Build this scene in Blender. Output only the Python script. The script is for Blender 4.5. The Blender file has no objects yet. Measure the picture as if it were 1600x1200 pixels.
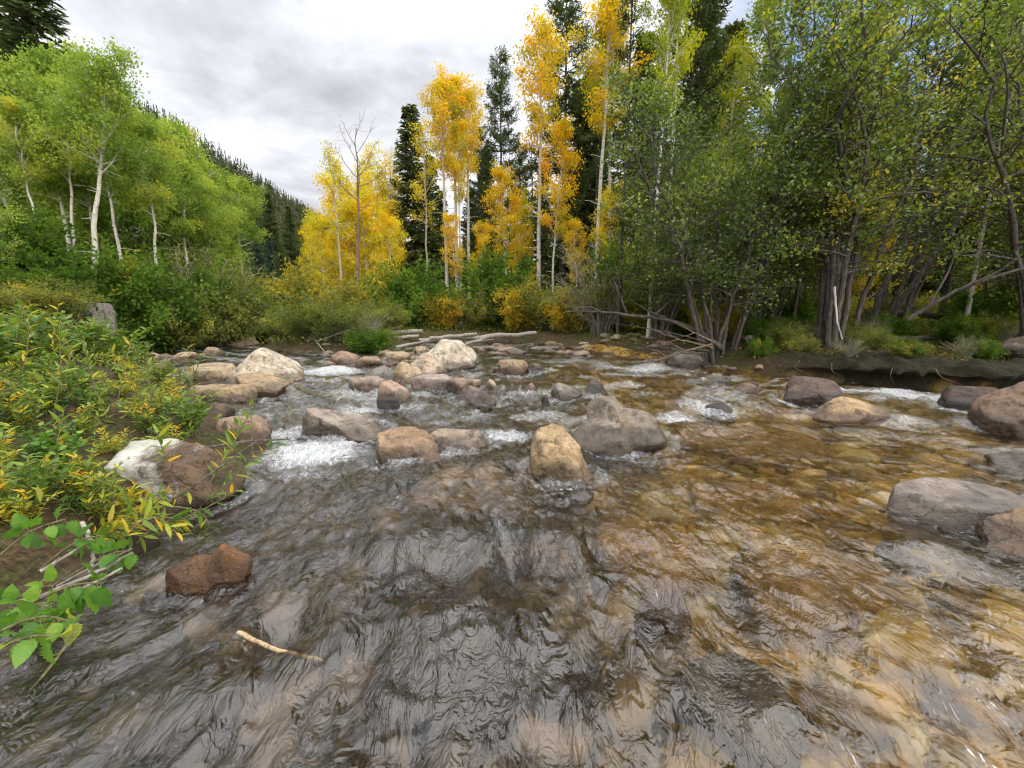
import bpy, bmesh, math
import numpy as np

R = math.radians
scene = bpy.context.scene
COL = scene.collection
TAU = math.pi * 2

# ------------------------------------------------------------------ camera model
CAM_H = 1.3            # metres above the water
FPX = 650.0            # focal length in pixels of the 1600 wide photograph
PITCH = R(9.6)
CP, SP = math.cos(PITCH), math.sin(PITCH)


def ray(px, py):
    u = (px - 800.0) / FPX
    v = (600.0 - py) / FPX
    return np.array([u, CP + v * SP, v * CP - SP])


def on_z(px, py, z=0.0):
    d = ray(px, py)
    t = (z - CAM_H) / d[2]
    return np.array([0, 0, CAM_H]) + d * t


def at_y(px, py, y):
    d = ray(px, py)
    return np.array([0, 0, CAM_H]) + d * (y / d[1])


def sstep(a, b, x):
    t = np.clip((x - a) / (b - a), 0, 1)
    return t * t * (3 - 2 * t)


# ------------------------------------------------------------------ noise
_rg = np.random.default_rng(11)
_G = _rg.normal(size=(4096, 3))
_G /= np.linalg.norm(_G, axis=1)[:, None]
_C2 = _rg.random((4096, 3))


def _hash(i, j, k):
    return ((i * 73856093) ^ (j * 19349663) ^ (k * 83492791)) & 4095


def gnoise(p):
    p = np.asarray(p, float)
    i = np.floor(p).astype(np.int64)
    f = p - i
    u = f * f * f * (f * (f * 6 - 15) + 10)
    out = np.zeros(len(p))
    for a in (0, 1):
        wa = u[:, 0] if a else 1 - u[:, 0]
        for b in (0, 1):
            wb = u[:, 1] if b else 1 - u[:, 1]
            for c in (0, 1):
                wc = u[:, 2] if c else 1 - u[:, 2]
                g = _G[_hash(i[:, 0] + a, i[:, 1] + b, i[:, 2] + c)]
                out += wa * wb * wc * ((f - np.array([a, b, c])) * g).sum(1)
    return out * 1.6


def fbm(p, octv=4, gain=.5, lac=2.03):
    p = np.asarray(p, float)
    s = np.zeros(len(p))
    a = 1.0
    for o in range(octv):
        s += a * gnoise(p + 17.3 * o)
        p = p * lac
        a *= gain
    return s


def n2(x, y, fx, fy=None, z=0.0, octv=3, gain=.5):
    fy = fx if fy is None else fy
    sh = np.shape(x)
    p = np.stack([np.ravel(x) * fx, np.ravel(y) * fy, np.full(np.size(x), z)], 1)
    return fbm(p, octv, gain).reshape(sh)


def cells(x, y, size, seed=0):
    """F1, F2 of a jittered cell pattern plus a random value per cell"""
    sh = np.shape(x)
    X = np.ravel(x) / size
    Y = np.ravel(y) / size
    i = np.floor(X).astype(np.int64)
    j = np.floor(Y).astype(np.int64)
    f1 = np.full(X.shape, 9.0)
    f2 = np.full(X.shape, 9.0)
    rv = np.zeros(X.shape)
    for a in (-1, 0, 1):
        for b in (-1, 0, 1):
            h = _C2[_hash(i + a, j + b, np.full_like(i, seed))]
            dx = i + a + h[:, 0] - X
            dy = j + b + h[:, 1] - Y
            d = np.sqrt(dx * dx + dy * dy)
            m = d < f1
            f2 = np.where(m, f1, np.minimum(f2, d))
            rv = np.where(m, h[:, 2], rv)
            f1 = np.where(m, d, f1)
    return f1.reshape(sh), f2.reshape(sh), rv.reshape(sh)


# ------------------------------------------------------------------ mesh helpers
def mk_mesh(name, V, F, mat=None, attrs=None, smooth=False):
    me = bpy.data.meshes.new(name)
    V = np.asarray(V, np.float32)
    Fs = F if isinstance(F, (list, tuple)) else [F]
    Fs = [np.asarray(f, np.int32) for f in Fs if len(f)]
    loops = np.concatenate([f.ravel() for f in Fs])
    tot = np.concatenate([np.full(len(f), f.shape[1], np.int32) for f in Fs])
    start = np.concatenate([[0], np.cumsum(tot)[:-1]]).astype(np.int32)
    me.vertices.add(len(V))
    me.vertices.foreach_set('co', V.ravel())
    me.loops.add(len(loops))
    me.loops.foreach_set('vertex_index', loops)
    me.polygons.add(len(tot))
    me.polygons.foreach_set('loop_start', start)
    me.polygons.foreach_set('loop_total', tot)
    if smooth:
        me.polygons.foreach_set('use_smooth', np.ones(len(tot), bool))
    for k, a in (attrs or {}).items():
        at = me.attributes.new(k, 'FLOAT', 'POINT')
        at.data.foreach_set('value', np.asarray(a, np.float32))
    if mat:
        me.materials.append(mat)
    me.update(calc_edges=True)
    return me


def link(name, me, parent=None, loc=(0, 0, 0), rz=0.0, sc=None):
    o = bpy.data.objects.new(name, me)
    COL.objects.link(o)
    o.location = [float(v) for v in loc]
    o.rotation_euler = (0, 0, rz)
    if sc is not None:
        o.scale = (sc, sc, sc) if np.isscalar(sc) else [float(v) for v in sc]
    if parent:
        o.parent = parent
    return o


def tag(o, label=None, cat=None, group=None, kind=None):
    if label:
        o['label'] = label
    if cat:
        o['category'] = cat
    if group:
        o['group'] = group
    if kind:
        o['kind'] = kind
    return o


class Geo:
    def __init__(self):
        self.V, self.F, self.T, self.n = [], [], [], 0

    def add(self, V, F, tint=None):
        V = np.asarray(V, float)
        self.V.append(V)
        self.F.append(np.asarray(F) + self.n)
        self.T.append(np.full(len(V), .5) if tint is None else np.broadcast_to(tint, len(V)))
        self.n += len(V)

    def mesh(self, name, mat, smooth=True):
        by = {}
        for f in self.F:
            by.setdefault(f.shape[1], []).append(f)
        return mk_mesh(name, np.concatenate(self.V), [np.concatenate(v) for v in by.values()], mat,
                       {'tint': np.concatenate(self.T)}, smooth)


def tube(g, P, rad, k=6, cap=True, rough=0.0, rg=None):
    P = np.asarray(P, float)
    n = len(P)
    rad = np.broadcast_to(np.asarray(rad, float), n)
    T = np.gradient(P, axis=0)
    T /= np.linalg.norm(T, axis=1)[:, None] + 1e-9
    ref = np.array([1.0, .05, 0]) if abs(T[:, 2]).mean() > .7 else np.array([0, 0.03, 1.0])
    N = np.cross(T, ref)
    N /= np.linalg.norm(N, axis=1)[:, None] + 1e-9
    B = np.cross(T, N)
    a = np.arange(k) / k * TAU
    rr = rad[:, None, None]
    if rough and rg is not None:
        rr = rr * (1 + rough * rg.normal(size=(n, k, 1)))
    V = P[:, None] + rr * (np.cos(a)[None, :, None] * N[:, None] + np.sin(a)[None, :, None] * B[:, None])
    V = V.reshape(-1, 3)
    i = np.arange(n - 1)[:, None] * k
    j = np.arange(k)[None]
    j2 = (j + 1) % k
    F = np.stack([i + j, i + j2, i + k + j2, i + k + j], -1).reshape(-1, 4)
    g.add(V, F)
    if cap and k >= 3:
        for e in (0, n - 1):
            c = g.n
            ring = V[e * k:(e + 1) * k]
            W = np.concatenate([ring, P[e:e + 1]])
            idx = np.arange(k)
            g.add(W, np.stack([idx, (idx + 1) % k, np.full(k, k)], 1))


def unit(v):
    return v / (np.linalg.norm(v, axis=-1, keepdims=True) + 1e-9)


def leaf_geo(g, P, tint, size, rg, asp=.75, droop=.5, hexa=False, axis=None, flat=0.0):
    """one small folded leaf blade per point"""
    P = np.asarray(P, float)
    n = len(P)
    if n == 0:
        return
    a = rg.normal(size=(n, 3))
    if axis is not None:
        a = a * .55 + axis * 1.2
    a[:, 2] -= droop
    a = unit(a)
    rnd = rg.normal(size=(n, 3))
    rnd[:, 2] += flat * 3
    b = unit(np.cross(a, rnd))
    c = np.cross(a, b)
    L = (size * rg.uniform(.5, 1.45, n))[:, None]
    W = L * asp
    if not hexa:
        V = np.stack([P, P + .48 * L * a + .5 * W * b + .14 * W * c, P + L * a, P + .48 * L * a - .5 * W * b + .14 * W * c], 1)
        F = np.arange(n * 4).reshape(n, 4)
        g.add(V.reshape(-1, 3), F, np.repeat(tint, 4))
    else:
        V = np.stack([P, P + .3 * L * a + .46 * W * b + .16 * W * c, P + .68 * L * a + .38 * W * b + .12 * W * c - .05 * L * c,
                      P + L * a - .16 * L * c,
                      P + .68 * L * a - .38 * W * b + .12 * W * c - .05 * L * c, P + .3 * L * a - .46 * W * b + .16 * W * c], 1)
        k = np.arange(n)[:, None] * 6
        F = np.concatenate([k + np.array([[0, 1, 2, 3]]), k + np.array([[0, 3, 4, 5]])])
        g.add(V.reshape(-1, 3), F, np.repeat(tint, 6))


# ------------------------------------------------------------------ node helpers
def new_mat(name):
    m = bpy.data.materials.new(name)
    m.use_nodes = True
    nt = m.node_tree
    nt.nodes.clear()
    out = nt.nodes.new('ShaderNodeOutputMaterial')
    return m, nt, out


class NB:
    """tiny node builder"""
    def __init__(self, nt):
        self.nt = nt

    def n(self, typ, ins=None, **props):
        nd = self.nt.nodes.new(typ)
        for k, v in props.items():
            setattr(nd, k, v)
        for k, v in (ins or {}).items():
            self.put(nd.inputs[k], v)
        return nd

    def put(self, sock, v):
        if isinstance(v, bpy.types.NodeSocket):
            self.nt.links.new(v, sock)
        else:
            sock.default_value = v

    def math(self, op, a, b=0.0, c=0.0, clamp=False):
        nd = self.n('ShaderNodeMath', {0: a, 1: b, 2: c}, operation=op)
        nd.use_clamp = clamp
        return nd.outputs[0]

    def vmul(self, a, b):
        return self.n('ShaderNodeVectorMath', {0: a, 1: b}, operation='MULTIPLY').outputs[0]

    def noise(self, vec, scale, detail=4, rough=.55, dist=0.0):
        nd = self.n('ShaderNodeTexNoise', {'Vector': vec, 'Scale': scale, 'Detail': detail, 'Roughness': rough, 'Distortion': dist})
        return nd.outputs['Fac']

    def vor(self, vec, scale, feature='F1', out='Distance'):
        nd = self.n('ShaderNodeTexVoronoi', {'Vector': vec, 'Scale': scale}, feature=feature)
        return nd.outputs[out]

    def ramp(self, fac, stops, interp='LINEAR'):
        nd = self.n('ShaderNodeValToRGB', {'Fac': fac})
        cr = nd.color_ramp
        cr.interpolation = interp
        while len(cr.elements) > 1:
            cr.elements.remove(cr.elements[-1])
        for i, (p, c) in enumerate(stops):
            e = cr.elements[0] if i == 0 else cr.elements.new(p)
            e.position = p
            e.color = (*c, 1) if len(c) == 3 else c
        return nd.outputs['Color']

    def rng(self, v, a, b, c=0.0, d=1.0, smooth=True):
        nd = self.n('ShaderNodeMapRange', {'Value': v, 'From Min': a, 'From Max': b, 'To Min': c, 'To Max': d})
        if smooth:
            nd.interpolation_type = 'SMOOTHSTEP'
        return nd.outputs['Result']

    def mix(self, f, a, b, mode='MIX'):
        nd = self.n('ShaderNodeMix', None, data_type='RGBA', blend_type=mode)
        self.put(nd.inputs[0], f)
        for k, v in ((6, a), (7, b)):
            if not isinstance(v, bpy.types.NodeSocket):
                v = (*v, 1) if len(v) == 3 else v
            self.put(nd.inputs[k], v)
        return nd.outputs[2]

    def attr(self, name, out='Fac'):
        return self.n('ShaderNodeAttribute', None, attribute_name=name).outputs[out]

    def bump(self, h, strength=.3, dist=.02, normal=None):
        ins = {'Height': h, 'Strength': strength, 'Distance': dist}
        if normal is not None:
            ins['Normal'] = normal
        return self.n('ShaderNodeBump', ins).outputs[0]

    def mixs(self, f, a, b):
        return self.n('ShaderNodeMixShader', {0: f, 1: a, 2: b}).outputs[0]


def leaf_mat(name, stops, trans=.4, gloss=0.0, objvar=.12, hueobj=0.0):
    m, nt, out = new_mat(name)
    b = NB(nt)
    oi = b.n('ShaderNodeObjectInfo')
    t = b.attr('tint')
    t = b.math('ADD', t, b.math('MULTIPLY', b.math('SUBTRACT', oi.outputs['Random'], .5), objvar * 2))
    col = b.ramp(t, stops)
    df = b.n('ShaderNodeBsdfDiffuse', {'Color': col}).outputs[0]
    col2 = b.mix(1.0, col, (1.0, 1.0, .55), 'MULTIPLY')
    tr = b.n('ShaderNodeBsdfTranslucent', {'Color': col2}).outputs[0]
    s = b.mixs(trans, df, tr)
    if gloss:
        gl = b.n('ShaderNodeBsdfGlossy', {'Color': (1, 1, 1, 1), 'Roughness': .42}).outputs[0]
        s = b.mixs(gloss, s, gl)
    b.put(out.inputs[0], s)
    return m


def bark_mat(name, cols, scale=(8, 8, 2), bump=.5, marks=None, rough=.85):
    m, nt, out = new_mat(name)
    b = NB(nt)
    tc = b.n('ShaderNodeTexCoord').outputs['Object']
    v = b.vmul(tc, scale)
    nz = b.noise(v, 2.2, 6, .65)
    col = b.ramp(nz, [(.3, cols[0]), (.5, cols[1]), (.7, cols[2])])
    if marks:
        mk = b.noise(b.vmul(tc, (3.2, 3.2, 11.0)), 1.6, 3, .6)
        f = b.rng(mk, marks[1], marks[1] + .05)
        col = b.mix(f, col, marks[0])
    p = b.n('ShaderNodeBsdfPrincipled', {'Base Color': col, 'Roughness': rough, 'Normal': b.bump(nz, bump, .03)})
    p.inputs['Specular IOR Level'].default_value = .25
    b.put(out.inputs[0], p.outputs[0])
    return m
# ------------------------------------------------------------------ the lie of the land
STREAM = np.array([(-2.2, -4), (-2.15, 0.5), (-2.1, 1.48), (-2.27, 2.0), (-2.4, 3.0), (-2.7, 4.1), (-4.1, 5.6), (-6.1, 7.7), (-8.2, 9.6),
                   (-10.7, 12.2), (-15, 17.5), (-22, 22.5), (-21, 27), (-13, 22.5), (-9.9, 17), (-9.2, 15.0), (-7.5, 14.3), (-5.6, 15.0),
                   (-4.7, 17), (-3, 19.3), (0, 19.8), (2, 17.8), (3.6, 14.5), (4.7, 12), (5.2, 10.3), (5.5, 8.9), (6.3, 7.95), (7.6, 7.05),
                   (9.3, 6.9), (12, 7.6), (18, 7.8), (26, 6), (26, -4)], float)


def stream_d(x, y):
    """signed distance to the water's edge, positive on land"""
    x = np.asarray(x, float)
    y = np.asarray(y, float)
    best = np.full(x.shape, 1e9)
    inside = np.zeros(x.shape, bool)
    n = len(STREAM)
    for i in range(n):
        a = STREAM[i]
        c = STREAM[(i + 1) % n]
        ex, ey = c - a
        t = np.clip(((x - a[0]) * ex + (y - a[1]) * ey) / (ex * ex + ey * ey), 0, 1)
        dx = x - a[0] - t * ex
        dy = y - a[1] - t * ey
        best = np.minimum(best, dx * dx + dy * dy)
        cond = (a[1] > y) != (c[1] > y)
        with np.errstate(divide='ignore', invalid='ignore'):
            xi = (c[0] - a[0]) * (y - a[1]) / (c[1] - a[1] + 1e-12) + a[0]
        inside ^= cond & (x < xi)
    d = np.sqrt(best)
    return np.where(inside, -d, d)


def hill_z(x, y):
    ridge = 69 - .06 * np.clip(y - 150, 0, 400) + 5 * n2(x * 0, y, .012, .012, 3.0, 3)
    s = sstep(30, 150, -x + .0 * y)
    s2 = s * (1 - .25 * sstep(150, 320, -x))
    return ridge * s2 * (1 - .8 * sstep(420, 640, y)) + 2.2 * s * n2(x, y, .05, .05, 5.0, 3)


def land_z(x, y, d):
    x = np.asarray(x, float)
    y = np.asarray(y, float)
    thr = -1.5 - 10.5 * sstep(5, 15, y)
    wl = sstep(0, 3, thr - x)
    dd = np.maximum(d, 0)
    wob = n2(x, y, .45, .45, 1.0, 3)
    z = .42 * (1 - np.exp(-dd / .5)) + .018 * np.minimum(dd, 25)
    z += wl * (.30 * sstep(.2, 2.2, dd) + sstep(7, 11, y) * 1.15 * sstep(.3, 2.8, dd) + .11 * np.clip(dd - 2, 0, 25))
    z += .12 * wob * sstep(.3, 2, dd)
    return z + hill_z(x, y)


BARS = [(-2.7, 11.2, 2.0, 3.6, .27), (3.2, 14.6, 2.2, 1.7, .24), (-7.0, 12.8, 1.9, 1.4, .12), (-4.6, 7.4, 1.3, 1.6, .17)]


def bed_z(x, y, d):
    w = -d
    z = -.03 - .24 * sstep(0, .9, w) - .05 * sstep(1, 3, w)
    for (bx, by, rx, ry, h) in BARS:
        z = z + h * np.exp(-(((x - bx) / rx) ** 2 + ((y - by) / ry) ** 2))
    f1, f2, rv = cells(x + .08 * n2(x, y, 2.5), y, .33, 3)
    dome = np.sqrt(np.clip(1 - (f1 / .8) ** 2, 0, 1))
    g1, g2, rv2 = cells(x, y, .13, 8)
    dome2 = np.sqrt(np.clip(1 - (g1 / .8) ** 2, 0, 1))
    return z + (.015 + .10 * rv) * dome * .8 * sstep(.1, .7, w) + .022 * dome2 + .05 * n2(x, y, .7, .7, 2.0, 2)


def ground_z(x, y):
    x = np.atleast_1d(np.asarray(x, float))
    y = np.atleast_1d(np.asarray(y, float))
    d = stream_d(x, y)
    return np.where(d > 0, land_z(x, y, d), bed_z(x, y, d))


def on_ground(px, py, tmax=40.0):
    d = ray(px, py)
    ts = np.linspace(.5, tmax, 900)
    X, Y, Z_ = d[0] * ts, d[1] * ts, CAM_H + d[2] * ts
    hit = np.nonzero(Z_ < np.maximum(ground_z(X, Y), -.02))[0]
    i = hit[0] if len(hit) else -1
    return np.array([X[i], Y[i], Z_[i]])


def gz(x, y):
    return float(ground_z(x, y)[0])


def spaced(lo, hi, f0, f1, step, grow, cap=1e9):
    """finely spaced from f0 to f1, growing outwards"""
    mid = list(np.arange(f0, f1, step))
    up, s = [f1], step
    while up[-1] < hi:
        s = min(s * (1 + grow), cap)
        up.append(up[-1] + s)
    dn, s = [f0], step
    while dn[-1] > lo:
        s = min(s * (1 + grow), cap)
        dn.append(dn[-1] - s)
    return np.array(sorted(set(dn[1:] + mid + up)))


def grid_faces(nx, ny):
    i = np.arange(ny - 1)[:, None] * nx
    j = np.arange(nx - 1)[None]
    return np.stack([i + j, i + j + 1, i + nx + j + 1, i + nx + j], -1).reshape(-1, 4)


# ------------------------------------------------------------------ ground material
def ground_material():
    m, nt, out = new_mat('ground_litter_and_bed')
    b = NB(nt)
    pos = b.n('ShaderNodeNewGeometry').outputs['Position']
    sep = b.n('ShaderNodeSeparateXYZ', {0: pos})
    land = b.attr('land')
    gold = b.attr('gold')
    far = b.attr('far')
    # bed cobbles
    wv = b.n('ShaderNodeVectorMath', {0: pos, 1: b.vmul(b.n('ShaderNodeTexNoise', {'Vector': pos, 'Scale': 3.0, 'Detail': 2}).outputs['Color'], (.16, .16, .16))}, operation='ADD').outputs[0]
    wv = b.vmul(wv, (1.15, .72, 1))
    c1 = b.vor(wv, 4.4, 'F1', 'Color')
    c2 = b.vor(wv, 13.0, 'F1', 'Color')
    e1 = b.vor(wv, 4.4, 'DISTANCE_TO_EDGE', 'Distance')
    r1 = b.n('ShaderNodeSeparateColor', {0: c1}).outputs[0]
    r2 = b.n('ShaderNodeSeparateColor', {0: c2}).outputs[1]
    big = b.noise(pos, .9, 3, .6)
    rr = b.math('ADD', b.math('MULTIPLY', r1, .36), b.math('ADD', b.math('MULTIPLY', r2, .2), b.math('MULTIPLY', b.math('SUBTRACT', big, .28), 1.0)))
    goldc = b.ramp(rr, [(.10, (.018, .012, .006)), (.26, (.085, .048, .012)), (.42, (.26, .145, .024)), (.55, (.48, .30, .05)), (.68, (.34, .25, .085)), (.85, (.50, .38, .18))])
    greyc = b.ramp(rr, [(.15, (.010, .008, .007)), (.35, (.028, .022, .017)), (.5, (.065, .052, .04)), (.65, (.125, .10, .078)), (.85, (.20, .15, .11))])
    bed = b.mix(gold, greyc, goldc)
    bed = b.mix(b.rng(e1, 0, .07, .4, 0), bed, (.012, .009, .005))
    e2 = b.vor(wv, 13.0, 'DISTANCE_TO_EDGE', 'Distance')
    bed = b.mix(b.rng(e2, 0, .08, .3, 0), bed, (.016, .011, .006))
    bed = b.mix(b.rng(b.noise(pos, 5.5, 5, .7), .5, .66, 0, .8), bed, (.028, .02, .010))
    fine = b.noise(pos, 38.0, 5, .7)
    bed = b.mix(b.rng(fine, .35, .7, .0, .5), bed, (.03, .022, .012), 'MIX')
    # forest floor
    n1 = b.noise(pos, 1.3, 5, .62)
    n3 = b.noise(pos, 26.0, 5, .75)
    litter = b.ramp(n3, [(.3, (.012, .008, .005)), (.45, (.04, .026, .014)), (.6, (.085, .056, .028)), (.75, (.17, .12, .06))])
    moss = b.ramp(n3, [(.3, (.010, .014, .004)), (.5, (.032, .042, .009)), (.75, (.085, .092, .022))])
    floor = b.mix(b.rng(n1, .47, .62, 0, .8), litter, moss)
    shaded_soil = b.ramp(n3, [(.3, (.004, .004, .002)), (.55, (.018, .016, .007)), (.75, (.045, .042, .016))])  # bank soil blackened, canopy shade painted into its colour
    floor = b.mix(b.attr('bank'), floor, shaded_soil)
    # hillside
    hn = b.noise(pos, .11, 6, .68)
    hillc = b.ramp(hn, [(.35, (.022, .03, .014)), (.52, (.05, .052, .028)), (.66, (.10, .085, .055)), (.78, (.20, .165, .12))])
    floor = b.mix(far, floor, hillc)
    col = b.mix(land, bed, floor)
    hgt = b.math('ADD', b.math('MULTIPLY', n3, .6), b.math('MULTIPLY', b.rng(e1, 0, .12), b.math('SUBTRACT', .8, b.math('MULTIPLY', land, .8))))
    p = b.n('ShaderNodeBsdfPrincipled', {'Base Color': col, 'Roughness': .85, 'Normal': b.bump(hgt, .55, .03)})
    p.inputs['Specular IOR Level'].default_value = .2
    b.put(out.inputs[0], p.outputs[0])
    return m


# ------------------------------------------------------------------ ground sheet
gx = spaced(-420, 420, -4.2, 7.5, .04, .035)
gy = spaced(-40, 680, .6, 9.2, .04, .03)
GX, GY = np.meshgrid(gx, gy)
D = stream_d(GX, GY)
Z = np.where(D > 0, land_z(GX, GY, D), bed_z(GX, GY, D))
# undercut bank on the right: a lip that leans out over the water
wr = sstep(5.2, 6.4, GX) * (GY > 4) * (1 - sstep(20, 25, GX))
prof = np.interp(D, [-.3, 0, .10, .18, .30, .45, .8, 1.6], [0, .0, .0, .42, .52, .44, .22, 0])
zup = np.interp(D, [-.3, 0, .10, .18, .30, .45, .8], [-.3, -.25, .20, .26, .33, .40, .45])
Z = np.where((D > -.25) & (D < .8), Z * (1 - wr) + wr * (zup + (.05 + .06 * sstep(.1, .3, D)) * n2(GX, GY, 3.5, 3.5, 4., 4)), Z)
SH = prof * wr * np.clip(1 + .9 * n2(GX, GY * 0, 1.3, 1, 6., 4), .1, 2)
GYs = GY - SH
V = np.stack([GX, GYs, Z], -1).reshape(-1, 3)
land = sstep(-.12, .10, D + .12 * n2(GX, GY, 2.2, 2.2, 9., 3)).ravel()
gold = sstep(.0, 1.5, GX - .25 * (GY - 3.2) * (GY < 3.2) + .9 * n2(GX, GY, .7, .7, 5., 4) - .15 * (GY - 4) * (GY > 4)).ravel()
far = sstep(25, 50, -GX + .4 * np.clip(GY - 60, 0, 50)).ravel()
bank = (wr * sstep(-.1, 0, D) * (1 - sstep(.7, 2.4, D + .3 * n2(GX, GY, 2, 2, 3., 3)))).ravel()  # strip behind the lip that gets the painted canopy shade
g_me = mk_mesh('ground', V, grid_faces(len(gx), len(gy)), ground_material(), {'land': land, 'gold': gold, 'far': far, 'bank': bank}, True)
tag(link('ground', g_me), kind='structure')


# ------------------------------------------------------------------ world, sun, camera
SUN_EL, SUN_AZ = R(52), R(118)      # azimuth clockwise from +Y
w = bpy.data.worlds.new('World')
scene.world = w
w.use_nodes = True
nt = w.node_tree
nt.nodes.clear()
b = NB(nt)
wo = nt.nodes.new('ShaderNodeOutputWorld')
sky = b.n('ShaderNodeTexSky', None, sky_type='NISHITA')
sky.sun_disc = False
sky.sun_elevation = SUN_EL
sky.sun_rotation = SUN_AZ
sky.air_density = 1.0
sky.dust_density = .5
dirn = b.n('ShaderNodeTexCoord').outputs['Generated']
sp = b.n('ShaderNodeSeparateXYZ', {0: dirn})
zc = b.math('MAXIMUM', b.math('ADD', sp.outputs[2], .12), .06)
pl = b.n('ShaderNodeCombineXYZ', {0: b.math('DIVIDE', sp.outputs[0], zc), 1: b.math('DIVIDE', sp.outputs[1], zc), 2: 0.0}).outputs[0]
c1 = b.noise(pl, .62, 7, .58, .5)
c2 = b.noise(b.n('ShaderNodeVectorMath', {0: pl, 1: (3.1, 7.7, 0)}, operation='ADD').outputs[0], 2.6, 6, .6, .2)
cc = b.math('ADD', b.math('MULTIPLY', c1, .75), b.math('MULTIPLY', c2, .25))
cloud = b.ramp(cc, [(.36, (.235, .245, .272)), (.44, (.32, .33, .358)), (.51, (.43, .437, .46)), (.60, (.54, .54, .555))])
# overcast is brighter overhead than low down
zen = b.rng(sp.outputs[2], .40, .85, 1.0, 2.1)
cloud = b.n('ShaderNodeVectorMath', {0: cloud, 'Scale': zen}, operation='SCALE').outputs[0]
skyc = b.n('ShaderNodeVectorMath', {0: sky.outputs[0], 'Scale': .10}, operation='SCALE').outputs[0]
# break in the cloud to the right, where the photo shows blue
vd = b.n('ShaderNodeVectorMath', {0: dirn, 1: tuple(unit(ray(1500, 120)))}, operation='DOT_PRODUCT').outputs['Value']
gap = b.math('MULTIPLY', b.rng(vd, .90, .985), b.rng(c2, .40, .56))
colr = b.mix(gap, cloud, skyc)
bg = b.n('ShaderNodeBackground', {'Color': colr, 'Strength': .82})
b.put(wo.inputs[0], bg.outputs[0])

sl = bpy.data.lights.new('sun', 'SUN')
sl.energy = 1.9
sl.angle = R(125)
sl.color = (1, .95, .87)
so = bpy.data.objects.new('sun', sl)
COL.objects.link(so)
so.rotation_euler = (R(90) - SUN_EL, 0, -SUN_AZ + math.pi)
from mathutils import Vector
sd = Vector((math.sin(SUN_AZ) * math.cos(SUN_EL), math.cos(SUN_AZ) * math.cos(SUN_EL), math.sin(SUN_EL)))
so.rotation_euler = sd.to_track_quat('Z', 'Y').to_euler()

cd = bpy.data.cameras.new('camera')
cam = bpy.data.objects.new('camera', cd)
COL.objects.link(cam)
cam.location = (0, 0, CAM_H)
cam.rotation_euler = (R(90) - PITCH, 0, 0)
cd.sensor_width = 36
cd.lens = FPX / 1600 * 36
cd.clip_start = .05
cd.clip_end = 3000
scene.camera = cam

vs = scene.view_settings
vs.view_transform = 'Standard'
vs.look = 'None'
vs.gamma = 1
vs.exposure = 1.47
scene.render.engine = 'CYCLES'
cy = scene.cycles
cy.max_bounces = 8
cy.diffuse_bounces = 3
cy.glossy_bounces = 3
cy.transmission_bounces = 6
cy.transparent_max_bounces = 12
cy.use_denoising = True
cy.denoiser = 'OPENIMAGEDENOISE'
cy.denoising_prefilter = 'ACCURATE'
cy.sample_clamp_indirect = 6
cy.use_adaptive_sampling = True
cy.adaptive_threshold = .03
scene.render.filter_size = 1.3 if hasattr(scene.render, 'filter_size') else 1.5
cy.filter_width = 1.2
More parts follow.
